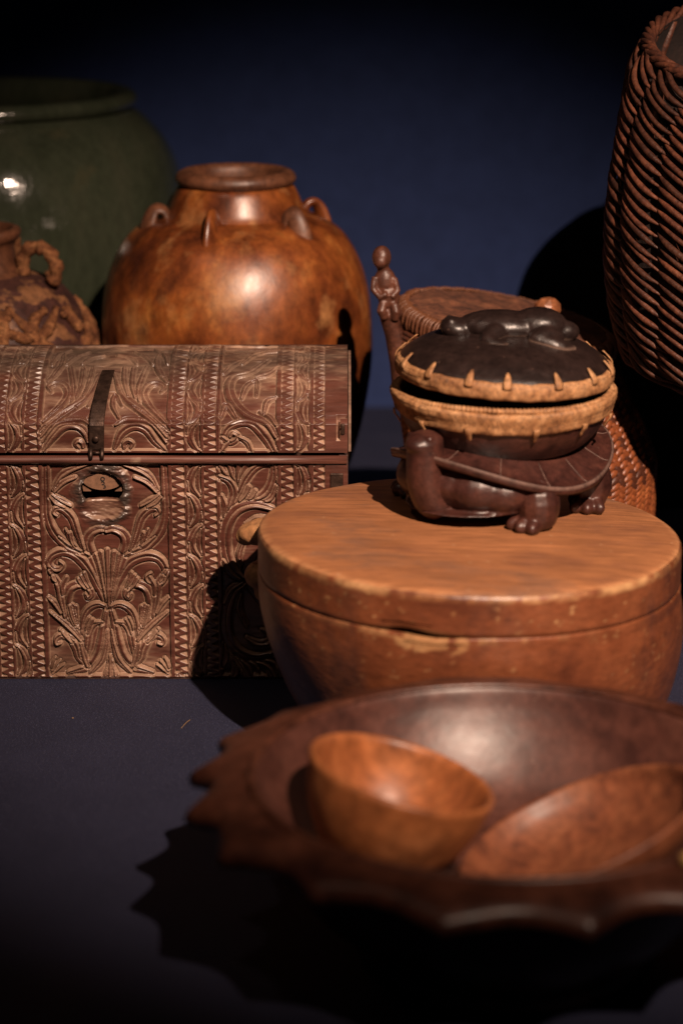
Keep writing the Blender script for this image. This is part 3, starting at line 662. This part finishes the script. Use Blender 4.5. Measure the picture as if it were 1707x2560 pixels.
# lid, seated at a slant
tl = Matrix.Rotation(math.radians(10.5), 4, 'Y') @ Matrix.Rotation(math.radians(2), 4, 'X')
LC = Vector((.148, .203, .2655))
def tilt(geo): return [tuple(LC + (tl @ Vector(p))) for p in geo[0]], geo[1]
ld = part('lid', tilt(lathe(smooth_prof([(.0, .0055), (.04, .006), (.075, .0050), (.090, .0035), (.094, .0005)], 40) + [(.0935, -.03), (.088, -.033), (.0, -.031)], 96, (0, 0),
     lambda t, r, z: (r, z + .004 * (lattice_noise(50 + r * math.cos(t) * 60, 50 + r * math.sin(t) * 60, 1, 8) - .5)))), M['bark'], rb)
wm = None
for k in range(190):
    t = 2 * PI * k / 190
    if wm is None:
        q = [(.0905, 0, .0045), (.0955, 0, .0035), (.0985, 0, -.001), (.0985, 0, -.009), (.096, 0, -.0135), (.092, 0, -.0145)]
        wm = mesh_of('rim_wrap', *tube(spline(q, 8), .00155, 5)); wm.materials.append(M['wrap'])
    o = bpy.data.objects.new('rim_wrap', wm); COL.objects.link(o); o.parent = ld
    o.matrix_local = Matrix.Translation(LC - Vector((*BC, 0))) @ tl @ Matrix.Rotation(t, 4, 'Z') @ Matrix.Scale(random.uniform(.985, 1.015), 4)
for zc, rr in ((-.004, .0958), (-.010, .0958), (-.0165, .0968), (-.0215, .0972), (-.0265, .0974), (-.031, .0972)):
    part('coil', tilt(tube([(rr * math.cos(a), rr * math.sin(a), zc + .0006 * math.sin(9 * a + zc * 900)) for a in np.linspace(0, 2 * PI, 96, endpoint=False)], .0029, 8, True)), M['strip2'], ld)
# faceted knob on the lid
kb = bmesh.new(); bmesh.ops.create_icosphere(kb, subdivisions=2, radius=.0125)
for v in kb.verts:
    v.co *= 1 + random.uniform(-.05, .05); v.co.z *= .95
bmesh.ops.dissolve_limit(kb, angle_limit=.32, verts=kb.verts, edges=kb.edges)
kb.verts.index_update(); KP = Vector((.1822, .19, .2795))
kn = part('knob', ([tuple(v.co + KP) for v in kb.verts], [tuple(v.index for v in f.verts) for f in kb.faces]), M['knob'], rb, smooth=False); kb.free()
part('knob_stem', tube([tuple(KP + Vector((0, 0, -.009))), (.182, .19, .255)], [.008, .0095], 12), M['knob'], kn)
# carved standing figure on its post
fx, fy = .0385, .168
blob('carved_figure', [ball((fx - .0035, fy, .3305), (.0085, .0085, .0105)), ball((fx - .0045, fy - .006, .3275), (.006, .005, .006)), tube([(fx - .0025, fy, .322), (fx - .001, fy, .316)], .0055, 10),
      ball((fx - .0005, fy, .309), (.0098, .0078, .013)), ball((fx + .0030, fy, .2955), (.0098, .0088, .013)),
      tube([(fx - .0095, fy - .003, .314), (fx - .011, fy - .005, .303), (fx - .005, fy - .0085, .2965), (fx + .001, fy - .0085, .300)], .0030, 8),
      tube([(fx + .0075, fy - .003, .313), (fx + .0105, fy - .005, .302), (fx + .005, fy - .0085, .2965)], .0030, 8),
      tube([(fx - .002, fy - .006, .291), (fx - .004, fy - .010, .285), (fx - .0005, fy - .007, .278)], .0042, 8), tube([(fx + .008, fy - .006, .290), (fx + .009, fy - .010, .284), (fx + .008, fy - .007, .277)], .0042, 8),
      ball((fx + .005, fy, .281), (.0105, .0085, .006)),
      tube([(fx + .003, fy, .279), (fx + .008, fy + .002, .262), (fx + .014, fy + .006, .235), (fx + .019, fy + .010, .205)], [.0085, .0085, .010, .012], 12)], .0011, M['figwood'], rb, 4)

# ------------------------------------------------------------------ tall wicker basket
TC = (.381, .125)
tb = thing('wicker_basket', (TC[0], TC[1], 0), 'tall dark wicker basket of thick slanting rattan rods with braided rim', 'basket')
tp = [(.085, 0), (.072, .03), (.060, .10), (.060, .185), (.074, .214), (.106, .233), (.1325, .2483), (.144, .2835), (.1483, .3045), (.1526, .3357), (.1530, .3667), (.1510, .3940), (.1457, .4380), (.1400, .4764), (.1358, .4990), (.1290, .5130), (.124, .522)]
tz = [p[1] for p in tp]; tr = [p[0] for p in tp]
trz = lambda z: float(np.interp(z, tz, tr))
def lean(x, y, z):                                         # the mouth dips towards the front
    k = max(0., (z - .39) / .135); return (x, y, z + k * k * (.24 * (y - 0) - .006))
def shell(disp):
    g = lathe([(max(.002, r - disp), z) for r, z in smooth_prof(tp, 60)], 72, TC); return [lean(p[0], p[1] - TC[1], p[2])[:1] + (p[1],) + lean(p[0], p[1] - TC[1], p[2])[2:] for p in g[0]], g[1]
part('inner_wall', shell(.0062), M['wicker_in'], tb)
NCOL = 17; pitch = .0098; rows = int((.514 - .237) / pitch); dth = 2 * PI / NCOL
def strand(row, jit, col_a, row_off=0):
    wid = .0027 * random.uniform(.74, 1.14)
    z0 = .248 + row * pitch; P = []; rd = []; n = 11
    for i in range(n):
        t = i / (n - 1); th = col_a + (-.10 + 1.20 * t) * dth
        z = z0 + .014 + (row_off) - .030 * (t * .75 + .25 * (3 * t * t - 2 * t ** 3)) + jit * math.sin(PI * t)
        z = min(max(z, .226), .521)
        r = trz(z) + (-.0055 + .0092 * math.sin(PI * min(1, .06 + t * .9)) ** .55)
        x, y = r * math.cos(th), r * math.sin(th); zz = lean(x, y, z)[2]
        P.append((x, y, zz)); rd.append(wid * min(1, .30 + 3.2 * t, .16 + 3.0 * (1 - t)))
    return tube(P, rd, 7)
SV, SF, nS = [], [], 0
for row in range(rows):
    for c in range(NCOL):
        a0 = 2 * PI * c / NCOL + .06 * math.sin(row * .25); amid = math.degrees(a0 + dth / 2) % 360
        g = strand(row, random.uniform(-.0022, .0022), a0 + random.uniform(-.012, .012) + row * .006, pitch * .37 * (c % 3))
        gv = np.array(g[0]) + np.array([*TC, 0])
        amid = (amid + math.degrees(row * .006)) % 360
        if 162 < amid < 300: part('rattan_rod', (gv, g[1]), M['wicker%d' % random.choice((0, 0, 1, 2))], tb)
        else: SV.append(gv); SF += [tuple(i + nS for i in f) for f in g[1]]; nS += len(gv)
part('rattan_rods', (np.concatenate(SV), SF), M['wicker'], tb, kind='stuff')
for k in range(NCOL):                                      # upright stakes behind the rods
    t = 2 * PI * k / NCOL
    q = [lean(trz(z) * math.cos(t + z * .5) * .965, trz(z) * math.sin(t + z * .5) * .965, z) for z in np.linspace(.19, .520, 14)]
    part('stake', tube([(p[0] + TC[0], p[1] + TC[1], p[2]) for p in q], .0038, 7), M['wicker'], tb)
for ph in range(4):                                        # braided border
    P = []
    for i in range(150):
        t = 2 * PI * i / 150; a = 13 * t + ph * 2 * PI / 4
        r = .1250 + .0038 * math.cos(a); z = .521 + .0038 * math.sin(a)
        p = lean(r * math.cos(t), r * math.sin(t), z); P.append((p[0] + TC[0], p[1] + TC[1], p[2]))
    part('braided_rim', tube(P, .0027 + .0004 * np.sin(np.arange(150) * .7 + ph), 8, True), M['wicker'], tb)

# ------------------------------------------------------------------ round wooden box
XC, YC = .0985, -.136
rbx = thing('round_wooden_box', (XC, YC, 0), 'large round turned wooden box with flat lid under the turtle vessel', 'box')
slope = lambda x, z: z - .030 * (x - XC) * (z / .172)
def boxgeo(pr, seg=128, dip=None):
    def d(t, r, z):
        r2 = r * (1 + .006 * math.sin(2 * t + .6) + .003 * math.sin(5 * t))
        r2 *= 1 + .19 * max(0, math.cos(t)) * max(0, 1 - z / .13)
        zz = slope(XC + r2 * math.cos(t), z)
        if dip: zz += dip(t, r, z)
        return r2, zz
    return lathe(pr, seg, (XC, YC), d)
crack = lambda t, r, z: (.0032 * math.exp(-(((t - 4.38) / .10)) ** 2) + .0004 * lattice_noise(t * 12, 0, 1, 4)) if z < .146 else 0
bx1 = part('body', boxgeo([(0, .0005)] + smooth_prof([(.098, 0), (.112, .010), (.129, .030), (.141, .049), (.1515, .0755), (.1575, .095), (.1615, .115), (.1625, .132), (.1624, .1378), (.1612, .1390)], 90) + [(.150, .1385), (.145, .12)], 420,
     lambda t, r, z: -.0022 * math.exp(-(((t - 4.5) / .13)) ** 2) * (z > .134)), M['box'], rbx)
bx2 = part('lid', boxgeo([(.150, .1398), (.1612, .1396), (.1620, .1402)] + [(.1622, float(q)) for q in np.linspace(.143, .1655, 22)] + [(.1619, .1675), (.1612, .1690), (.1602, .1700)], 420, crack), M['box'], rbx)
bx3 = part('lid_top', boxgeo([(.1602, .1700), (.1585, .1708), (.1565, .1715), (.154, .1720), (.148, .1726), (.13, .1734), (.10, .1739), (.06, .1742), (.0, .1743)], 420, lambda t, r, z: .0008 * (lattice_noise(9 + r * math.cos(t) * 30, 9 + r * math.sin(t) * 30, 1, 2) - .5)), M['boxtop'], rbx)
# wear along the seam and edges
for o in (bx1, bx2, bx3):
    co = np.array([v.co for v in o.data.vertices]); th = np.arctan2(co[:, 1], co[:, 0]) % (2 * PI); zz = co[:, 2] + .030 * co[:, 0]; rr = np.hypot(co[:, 0], co[:, 1])
    nA = fbm(th * 110, zz * 800, 5, 81, 4); nB = fbm(th * 125 + 40, zz * 800, 3.2, 85, 3)
    if o is bx1:
        wv = np.clip((nA * np.exp(-((th - 4.50) / .17) ** 4) * np.clip((zz - .1215) / .009, 0, 1) - .26) * 12, 0, 1)
        wv += np.clip((nA - .44) * 8, 0, 1) * np.clip((zz - .133) / .003, 0, 1) * np.exp(-((th - 4.5) / .45) ** 2) * .8
        wv += np.clip((nB - .66) * 14, 0, 1) * .5
    elif o is bx2:
        wv = np.clip((zz - .1635) / .003, 0, 1) * np.clip((nA - .25) * 3.5, 0, 1) * .8 + np.clip((nB - .65) * 14, 0, 1) * .8
        wv += np.exp(-((zz - .1405) / .0016) ** 2) * np.exp(-((th - 4.42) / .12) ** 2)
    else: wv = np.clip((rr - .1555) / .003, 0, 1) * np.clip((nA - .2) * 2.6, 0, .9)
    o.data.attributes.new('worn', 'FLOAT', 'POINT').data.foreach_set('value', np.clip(wv, 0, 1).astype(np.float32))
# paired lugs carved on the shaded side
ld_ = Vector((-.93, .36, 0)).normalized(); tn = Vector((.36, .93, 0))
la = math.atan2(ld_.y, ld_.x)
def lug(rc, zc, a, b, c): p = Vector((XC, YC, 0)) + ld_ * rc; return ball((p.x, p.y, slope(p.x, zc)), (a, b, c), (0, 0, la))
blob('lid_lug', [lug(.166, .1495, .022, .021, .0105), lug(.176, .147, .017, .019, .0095), lug(.186, .1435, .009, .013, .008)], .0014, M['raw'], rbx, 3)
blob('body_lug', [lug(.160, .116, .022, .019, .011), lug(.172, .113, .016, .016, .0125), lug(.166, .100, .014, .013, .010)], .0014, M['raw'], rbx, 3)

# ------------------------------------------------------------------ turtle vessel
KC = (.127, -.070); ZB = .1735
def zl(x): return slope(x, .1735)
tv = thing('turtle_vessel', (KC[0], KC[1], ZB), 'dark carved turtle-shaped vessel with rattan rims and black frog lid on the round box', 'vessel')
hd = Vector((-.72, -.69, 0)).normalized(); hr = math.atan2(hd.y, hd.x); sd_ = Vector((-hd.y, hd.x, 0))
def rel(a, r, z): return (KC[0] + r * math.cos(hr + math.radians(a)), KC[1] + r * math.sin(hr + math.radians(a)), z)
def leg(a, toe_turn):
    root = rel(a, .052, .200); knee = rel(a, .068, .198); ft = rel(a, .068, zl(KC[0]) + .009); g = [tube(spline([root, knee, (rel(a, .071, .190)), ft], 10), [.016, .0175, .0165, .0155], 12)]
    g.append(ball(rel(a, .062, .199), (.020, .020, .016)))
    da = hr + math.radians(a + toe_turn)
    for k in (-1, 0, 1):
        d = da + k * .5; p = Vector(ft) + Vector((math.cos(d), math.sin(d), 0)) * .013; zz = zl(p.x)
        g.append(ball((p.x, p.y, zz + .0058), (.0125, .0060, .0068), (0, 0, d)))
    g.append(ball((ft[0], ft[1], zl(ft[0]) + .008), (.0155, .0155, .0085)))
    return g
belly = [ball(rel(0, .010, .2060), (.080, .066, .0235), (0, 0, hr)), ball(rel(0, .058, .2065), (.031, .040, .0245), (0, 0, hr)), ball(rel(24, .058, .2045), (.030, .030, .022)), ball(rel(42, .056, .202), (.028, .028, .0195)), ball(rel(-24, .058, .2045), (.030, .030, .022)), ball(rel(8, .026, .1865), (.068, .056, .0030), (0, 0, hr))]
blob('belly', belly, .0016, M['turtle'], tv, 5)
blob('neck', [tube(spline([rel(0, .072, .192), rel(0, .080, .198), rel(0, .0865, .215), rel(0, .0875, .241)], 14), [.0175, .0165, .0152, .0143], 16), ball(rel(0, .088, .2405), (.0152, .0145, .0092), (0, .12, hr)), ball(rel(0, .0965, .2395), (.0085, .0105, .0062), (0, 0, hr)), ball(rel(6.5, .094, .2455), (.0026, .0026, .0024)), ball(rel(-6.5, .094, .2455), (.0026, .0026, .0024))], .0013, M['turtle'], tv, 6)
for a, tt in ((66, -62), (136, -95), (-66, 40), (-136, 60)): blob('leg', leg(a, tt), .0012, M['turtle'], tv, 3)
blob('tail', [tube(spline([rel(180, .07, .205), rel(180, .088, .198), rel(180, .098, .19)], 8), [.011, .008, .004], 10)], .0012, M['turtle'], tv, 3)
# shell: a broad brim that dips in front and lifts at the back, cut into scutes
def shell_z(x, y, r): return .2215 + .0135 * math.cos(2 * (math.atan2(y - KC[1], x - KC[0]) - hr)) * (r / .087) ** 2 - (r - .06) * .16
def shell_ring(rows_, seg=96):
    V, F = [], []; n = len(rows_)
    for i in range(seg):
        t = 2 * PI * i / seg; el = 1 + .06 * math.cos(2 * (t - hr))
        for r, dz in rows_:
            x = KC[0] + r * el * math.cos(t); y_ = KC[1] + r * el * math.sin(t); V.append((x, y_, shell_z(x, y_, r) + dz))
    for i in range(seg):
        j = (i + 1) % seg
        for k in range(n - 1): F.append((i * n + k, j * n + k, j * n + k + 1, i * n + k + 1))
    return V, F
sh = part('shell', shell_ring([(.040, -.012), (.06, -.009), (.078, -.008), (.0865, -.0045), (.0875, -.001), (.086, .0016), (.083, .0008), (.078, .0018), (.066, .006), (.056, .012), (.04, .012)]), M['turtle'], tv)
part('shell_edge', shell_ring([(.0872, -.0008), (.0880, .0006), (.0872, .0022), (.0860, .0020), (.0862, .0)]), M['turtle_line'], sh)
for k in range(13):
    t = hr + 2 * PI * (k + .5) / 13; el = 1 + .06 * math.cos(2 * (t - hr)); P = []
    for r in np.linspace(.064, .0855, 7):
        x = KC[0] + r * el * math.cos(t); y_ = KC[1] + r * el * math.sin(t); P.append((x, y_, shell_z(x, y_, r) + float(np.interp(r, [.056, .066, .078, .083, .086], [.012, .006, .0018, .0008, .0016])) + .0002))
    part('scute_line', tube(P, .00045, 6), M['turtle_line'], sh)
bw = part('bowl', lathe(smooth_prof([(.045, .222), (.058, .224), (.069, .232), (.077, .242), (.0815, .2515), (.083, .2555)], 30) + [(.078, .2585), (.07, .235)], 96, KC), M['turtle'], tv)
def coil_ring(rad, z, th, seg=640, wav=.0, tx=0.0, ph=0):
    return tube([(KC[0] + (rad + wav * math.sin(37 * a + ph)) * math.cos(a), KC[1] + (rad + wav * math.sin(29 * a)) * math.sin(a), z + tx * rad * math.cos(a) + .0007 * math.sin(3 * a + ph)) for a in np.linspace(0, 2 * PI, seg, endpoint=False)], th * (1 + .20 * np.sin(np.arange(seg) * PI / 2 + .7)), 8, True)
def woven_band(rows_, lift=0.0, seg=1080, n=270, amp=.0005):
    V, F = [], []; m = len(rows_)
    for i in range(seg):
        a = 2 * PI * i / seg
        for k, (r, z) in enumerate(rows_):
            q = amp * math.sin(n * a + (PI if (k // 2) % 2 else 0)) + .0009 * (lattice_noise(a * 14, k * .6, 1, 3) - .5)
            V.append((KC[0] + (r + q) * math.cos(a), KC[1] + (r + q) * math.sin(a), z + lift * math.cos(a) ** 2 + .0010 * (lattice_noise(a * 9, 0, 1, 6) - .5)))
    for i in range(seg):
        j = (i + 1) % seg
        for k in range(m - 1): F.append((i * m + k, j * m + k, j * m + k + 1, i * m + k + 1))
    return V, F
part('rattan_band', woven_band([(.0815, .2505), (.0838, .2507), (.0852, .2520), (.0858, .2545), (.0860, .2566), (.0868, .2585), (.0878, .2608), (.0884, .2632), (.0886, .2655), (.0876, .2675), (.0856, .2680), (.082, .2670)], .0032), M['rattan'], bw)
part('rattan_coil', coil_ring(.0838, .2695, .0023, wav=.0004, ph=1), M['rattan'], bw)
def stitch(t, pts, wd, mat, par, tf=None):
    P = spline([(r, z) for r, z in pts], 8); V, F = [], []
    for i, (r, z) in enumerate(P):
        w2 = float(np.interp(i / 7, [0, .45, .85, 1], [wd, wd * .95, wd * .55, wd * .25]))
        for k in range(6):
            q = 2 * PI * k / 6; rr = r + .0009 * math.sin(q); tt = t + (w2 * math.cos(q)) / r + random.uniform(-.001, .001)
            V.append((KC[0] + rr * math.cos(tt), KC[1] + rr * math.sin(tt), z))
    for i in range(7):
        for k in range(6): l = (k + 1) % 6; F.append((i * 6 + k, i * 6 + l, i * 6 + 6 + l, i * 6 + 6 + k))
    F += [tuple(range(5, -1, -1)), tuple(42 + k for k in range(6))]
    if tf: V = [tf(p) for p in V]
    part('stitch', (V, F), mat, par)
for k in range(12): stitch(2 * PI * k / 12 + .18 + random.uniform(-.05, .05), [(.0872, .2560), (.0868, .2525), (.0842, .2492), (.0818, .2450)], .0030, M['rattan'], bw)
# lid
LZ = .2755
ltm = Matrix.Translation((KC[0], KC[1], LZ + .0022)) @ Matrix.Rotation(math.radians(2.6), 4, 'Y') @ Matrix.Rotation(math.radians(1.2), 4, 'X') @ Matrix.Translation((-KC[0], -KC[1], -LZ))
tf = lambda p: tuple(ltm @ Vector(p))
def TL(g): return [tf(p) for p in g[0]], g[1]
dome = [(0, .3125), (.03, .3115), (.052, .3072), (.068, .3008), (.0785, .2938), (.0825, .2895)]
dm = part('lid', TL(lathe(smooth_prof(dome, 40) + [(.078, .286), (0, .288)], 96, KC)), M['dome'], tv)
part('rattan_band', TL(woven_band([(.0775, .2905), (.0805, .2908), (.0828, .2902), (.0843, .2890), (.0850, .2872), (.0853, .2852), (.0854, .2832), (.0853, .2812), (.0850, .2793), (.0842, .2776), (.0820, .2768), (.078, .277)], 0, 1200, 300)), M['rattan'], dm)
for k in range(15): stitch(2 * PI * k / 15 + .1 + random.uniform(-.04, .04), [(.0858, .2865), (.0850, .2905), (.0822, .2938), (.0780, .2978)], .0037, M['rattan'], dm, tf)
fg = [ball((.124, -.068, .316), (.036, .021, .0125)), ball((.0885, -.070, .3125), (.0145, .0135, .009), (0, .2, 0)), ball((.082, -.0655, .319), (.0035, .003, .0035)), ball((.083, -.0765, .3185), (.0035, .003, .0035)),
      ball((.152, -.068, .3185), (.022, .019, .0135)), ball((.156, -.0885, .3115), (.016, .0105, .0095), (0, 0, .5)), ball((.156, -.048, .3115), (.016, .0105, .0095), (0, 0, -.5)),
      tube(spline([(.118, -.085, .314), (.111, -.098, .309), (.124, -.106, .3055), (.132, -.107, .305)], 10), [.0085, .0075, .006, .004], 10), tube(spline([(.118, -.052, .314), (.111, -.040, .309), (.122, -.034, .306)], 10), [.0085, .0075, .005], 10),
      tube(spline([(.150, -.093, .311), (.166, -.098, .3075), (.178, -.090, .304)], 10), [.008, .0065, .004], 10), tube(spline([(.150, -.044, .311), (.166, -.040, .3075), (.178, -.048, .304)], 10), [.008, .0065, .004], 10),
      ball((.170, -.069, .314), (.014, .011, .009))]
frog = blob('frog_carving', [(TL(g)) for g in fg], .0013, M['dome'], tv, 2)
co = np.array([v.co for v in frog.data.vertices]) + np.array(tv.location)
gap = co[:, 2] - np.interp(np.hypot(co[:, 0] - KC[0], co[:, 1] - KC[1]), [p[0] for p in dome], [p[1] for p in dome])
frog.data.attributes.new('dust', 'FLOAT', 'POINT').data.foreach_set('value', (np.clip(1 - (gap - .0012) / .0018, 0, 1) * (.3 + .7 * fbm(co[:, 0] * 1000, co[:, 1] * 1000, 9, 5))).astype(np.float32))

# ------------------------------------------------------------------ scalloped bowl
OC = (.1035, -.503)
sb = thing('scalloped_bowl', (OC[0], OC[1], 0), 'wide dark wooden bowl with pointed scalloped rim holding two small bowls', 'bowl')
TEETH = [2, 22, 43, 63, 82, 101, 120, 138, 155.6, 172, 188.9, 209, 232, 256, 280, 302, 323, 343, 362]
TAMP = [1, .8, 1.1, .9, 1, .85, 1, .9, .95, 1.1, 1.0, .8, .75, .7, .9, .8, 1, .9, 1]
def scal(t):
    d = math.degrees(t) % 360
    if d < 2: d += 360
    k = max(i for i in range(len(TEETH) - 1) if TEETH[i] <= d + 1e-6); p = (d - TEETH[k]) / (TEETH[k + 1] - TEETH[k])
    amp = TAMP[k] + (TAMP[k + 1] - TAMP[k]) * (p * p * (3 - 2 * p))
    return amp * (1 - math.sin(PI * min(max(p, 0), 1)) ** 1.0)
def sdisp(t, r, z):
    if r <= .160: return r, z
    k = min(1, (r - .160) / .020); v = scal(t); j = .002 * math.sin(7 * t + 2)
    return .160 + k * (.0270 + j + .0165 * v), z - .006 * k * k * v + .0015 * k * math.sin(5 * t)
NS = 360
bo = part('body', lathe([(0, .016)] + smooth_prof([(.0, .006), (.060, .006), (.095, .016), (.125, .042), (.145, .075), (.158, .100)], 40)[1:] + [(.1602, .0985), (.172, .1015), (.1790, .1045), (.1800, .1080), (.1800, .1120), (.1785, .1155), (.175, .1180), (.170, .1195), (.1620, .1205)], NS, OC, sdisp), M['bowl'], sb)
part('interior', lathe(smooth_prof([(.1600, .1200), (.1575, .118), (.152, .104), (.140, .083), (.118, .059), (.085, .043), (.045, .035), (0, .032)], 50), 128, OC), M['bowl_in'], sb)
part('rim_bead', tube([(OC[0] + .1605 * math.cos(a), OC[1] + .1605 * math.sin(a), .1202) for a in np.linspace(0, 2 * PI, 128, endpoint=False)], .0026, 10, True), M['bowl'], sb)
part('foot', lathe([(.070, .012), (.086, .012), (.092, .008), (.094, 0), (.080, 0), (.078, .008)], 96, OC), M['bowl'], sb)

def little_bowl(name, R_, depth, loc, rot, label, mat, thick=.004):
    pr = smooth_prof([(R_ * .26, 0), (R_ * .52, depth * .08), (R_ * .77, depth * .32), (R_ * .93, depth * .65), (R_, depth)], 24)
    inn = smooth_prof([(R_ - thick, depth - .0004), (R_ * .93 - thick, depth * .68), (R_ * .76 - thick, depth * .38), (R_ * .46, depth * .16), (0, depth * .10)], 24)
    g = lathe([(0, .0)] + pr + [(R_ - thick * .5, depth + .0012)] + inn, 96)
    me = mesh_of(name, *g); me.materials.append(mat)
    o = bpy.data.objects.new(name, me); COL.objects.link(o); o.location = loc; o.rotation_euler = rot
    return tag(o, label, 'bowl')
little_bowl('small_bowl', .0610, .066, (.0210, -.4923, .0518), (math.radians(-2), math.radians(15.6), 0), 'small honey coloured bowl, upright and tipped, inside the scalloped bowl', M['small'])
little_bowl('small_bowl', .083, .036, (.1650, -.5025, .0495), (math.radians(-4), math.radians(-23), 0), 'shallow red brown bowl leaning steeply on the scalloped bowl rim', M['small2'])
sp = thing('wooden_spoon', (.26, -.62, .12), 'pale yellow wooden spoon handle lying on the scalloped bowl rim', 'spoon')
part('handle', tube(spline([(.1945, -.645, .1245), (.235, -.632, .1243), (.315, -.606, .1240)], 12), [.004, .0055, .005, .0045, .0045, .0045, .0045, .0045, .0045, .0045, .0045, .004], 10), M['pale'], sp)
part('spoon_bowl', ball((.340, -.598, .124), (.03, .02, .006), (0, 0, .32)), M['pale'], sp)

# ------------------------------------------------------------------ crumbs on the cloth
lone('straw', tube(spline([(-.1275, -.115, .001), (-.1245, -.105, .0016), (-.1215, -.096, .001)], 8), .0003, 6), M['straw'], (-.1245, -.105, 0), 'tiny dry straw lying on the dark cloth before the chest', 'straw')
lone('wood_chip', ball((-.2165, -.092, .0008), (.0008, .0007, .0005)), M['straw'], (-.2165, -.092, 0), 'tiny pale wood crumb on the dark cloth before the chest', 'crumb')
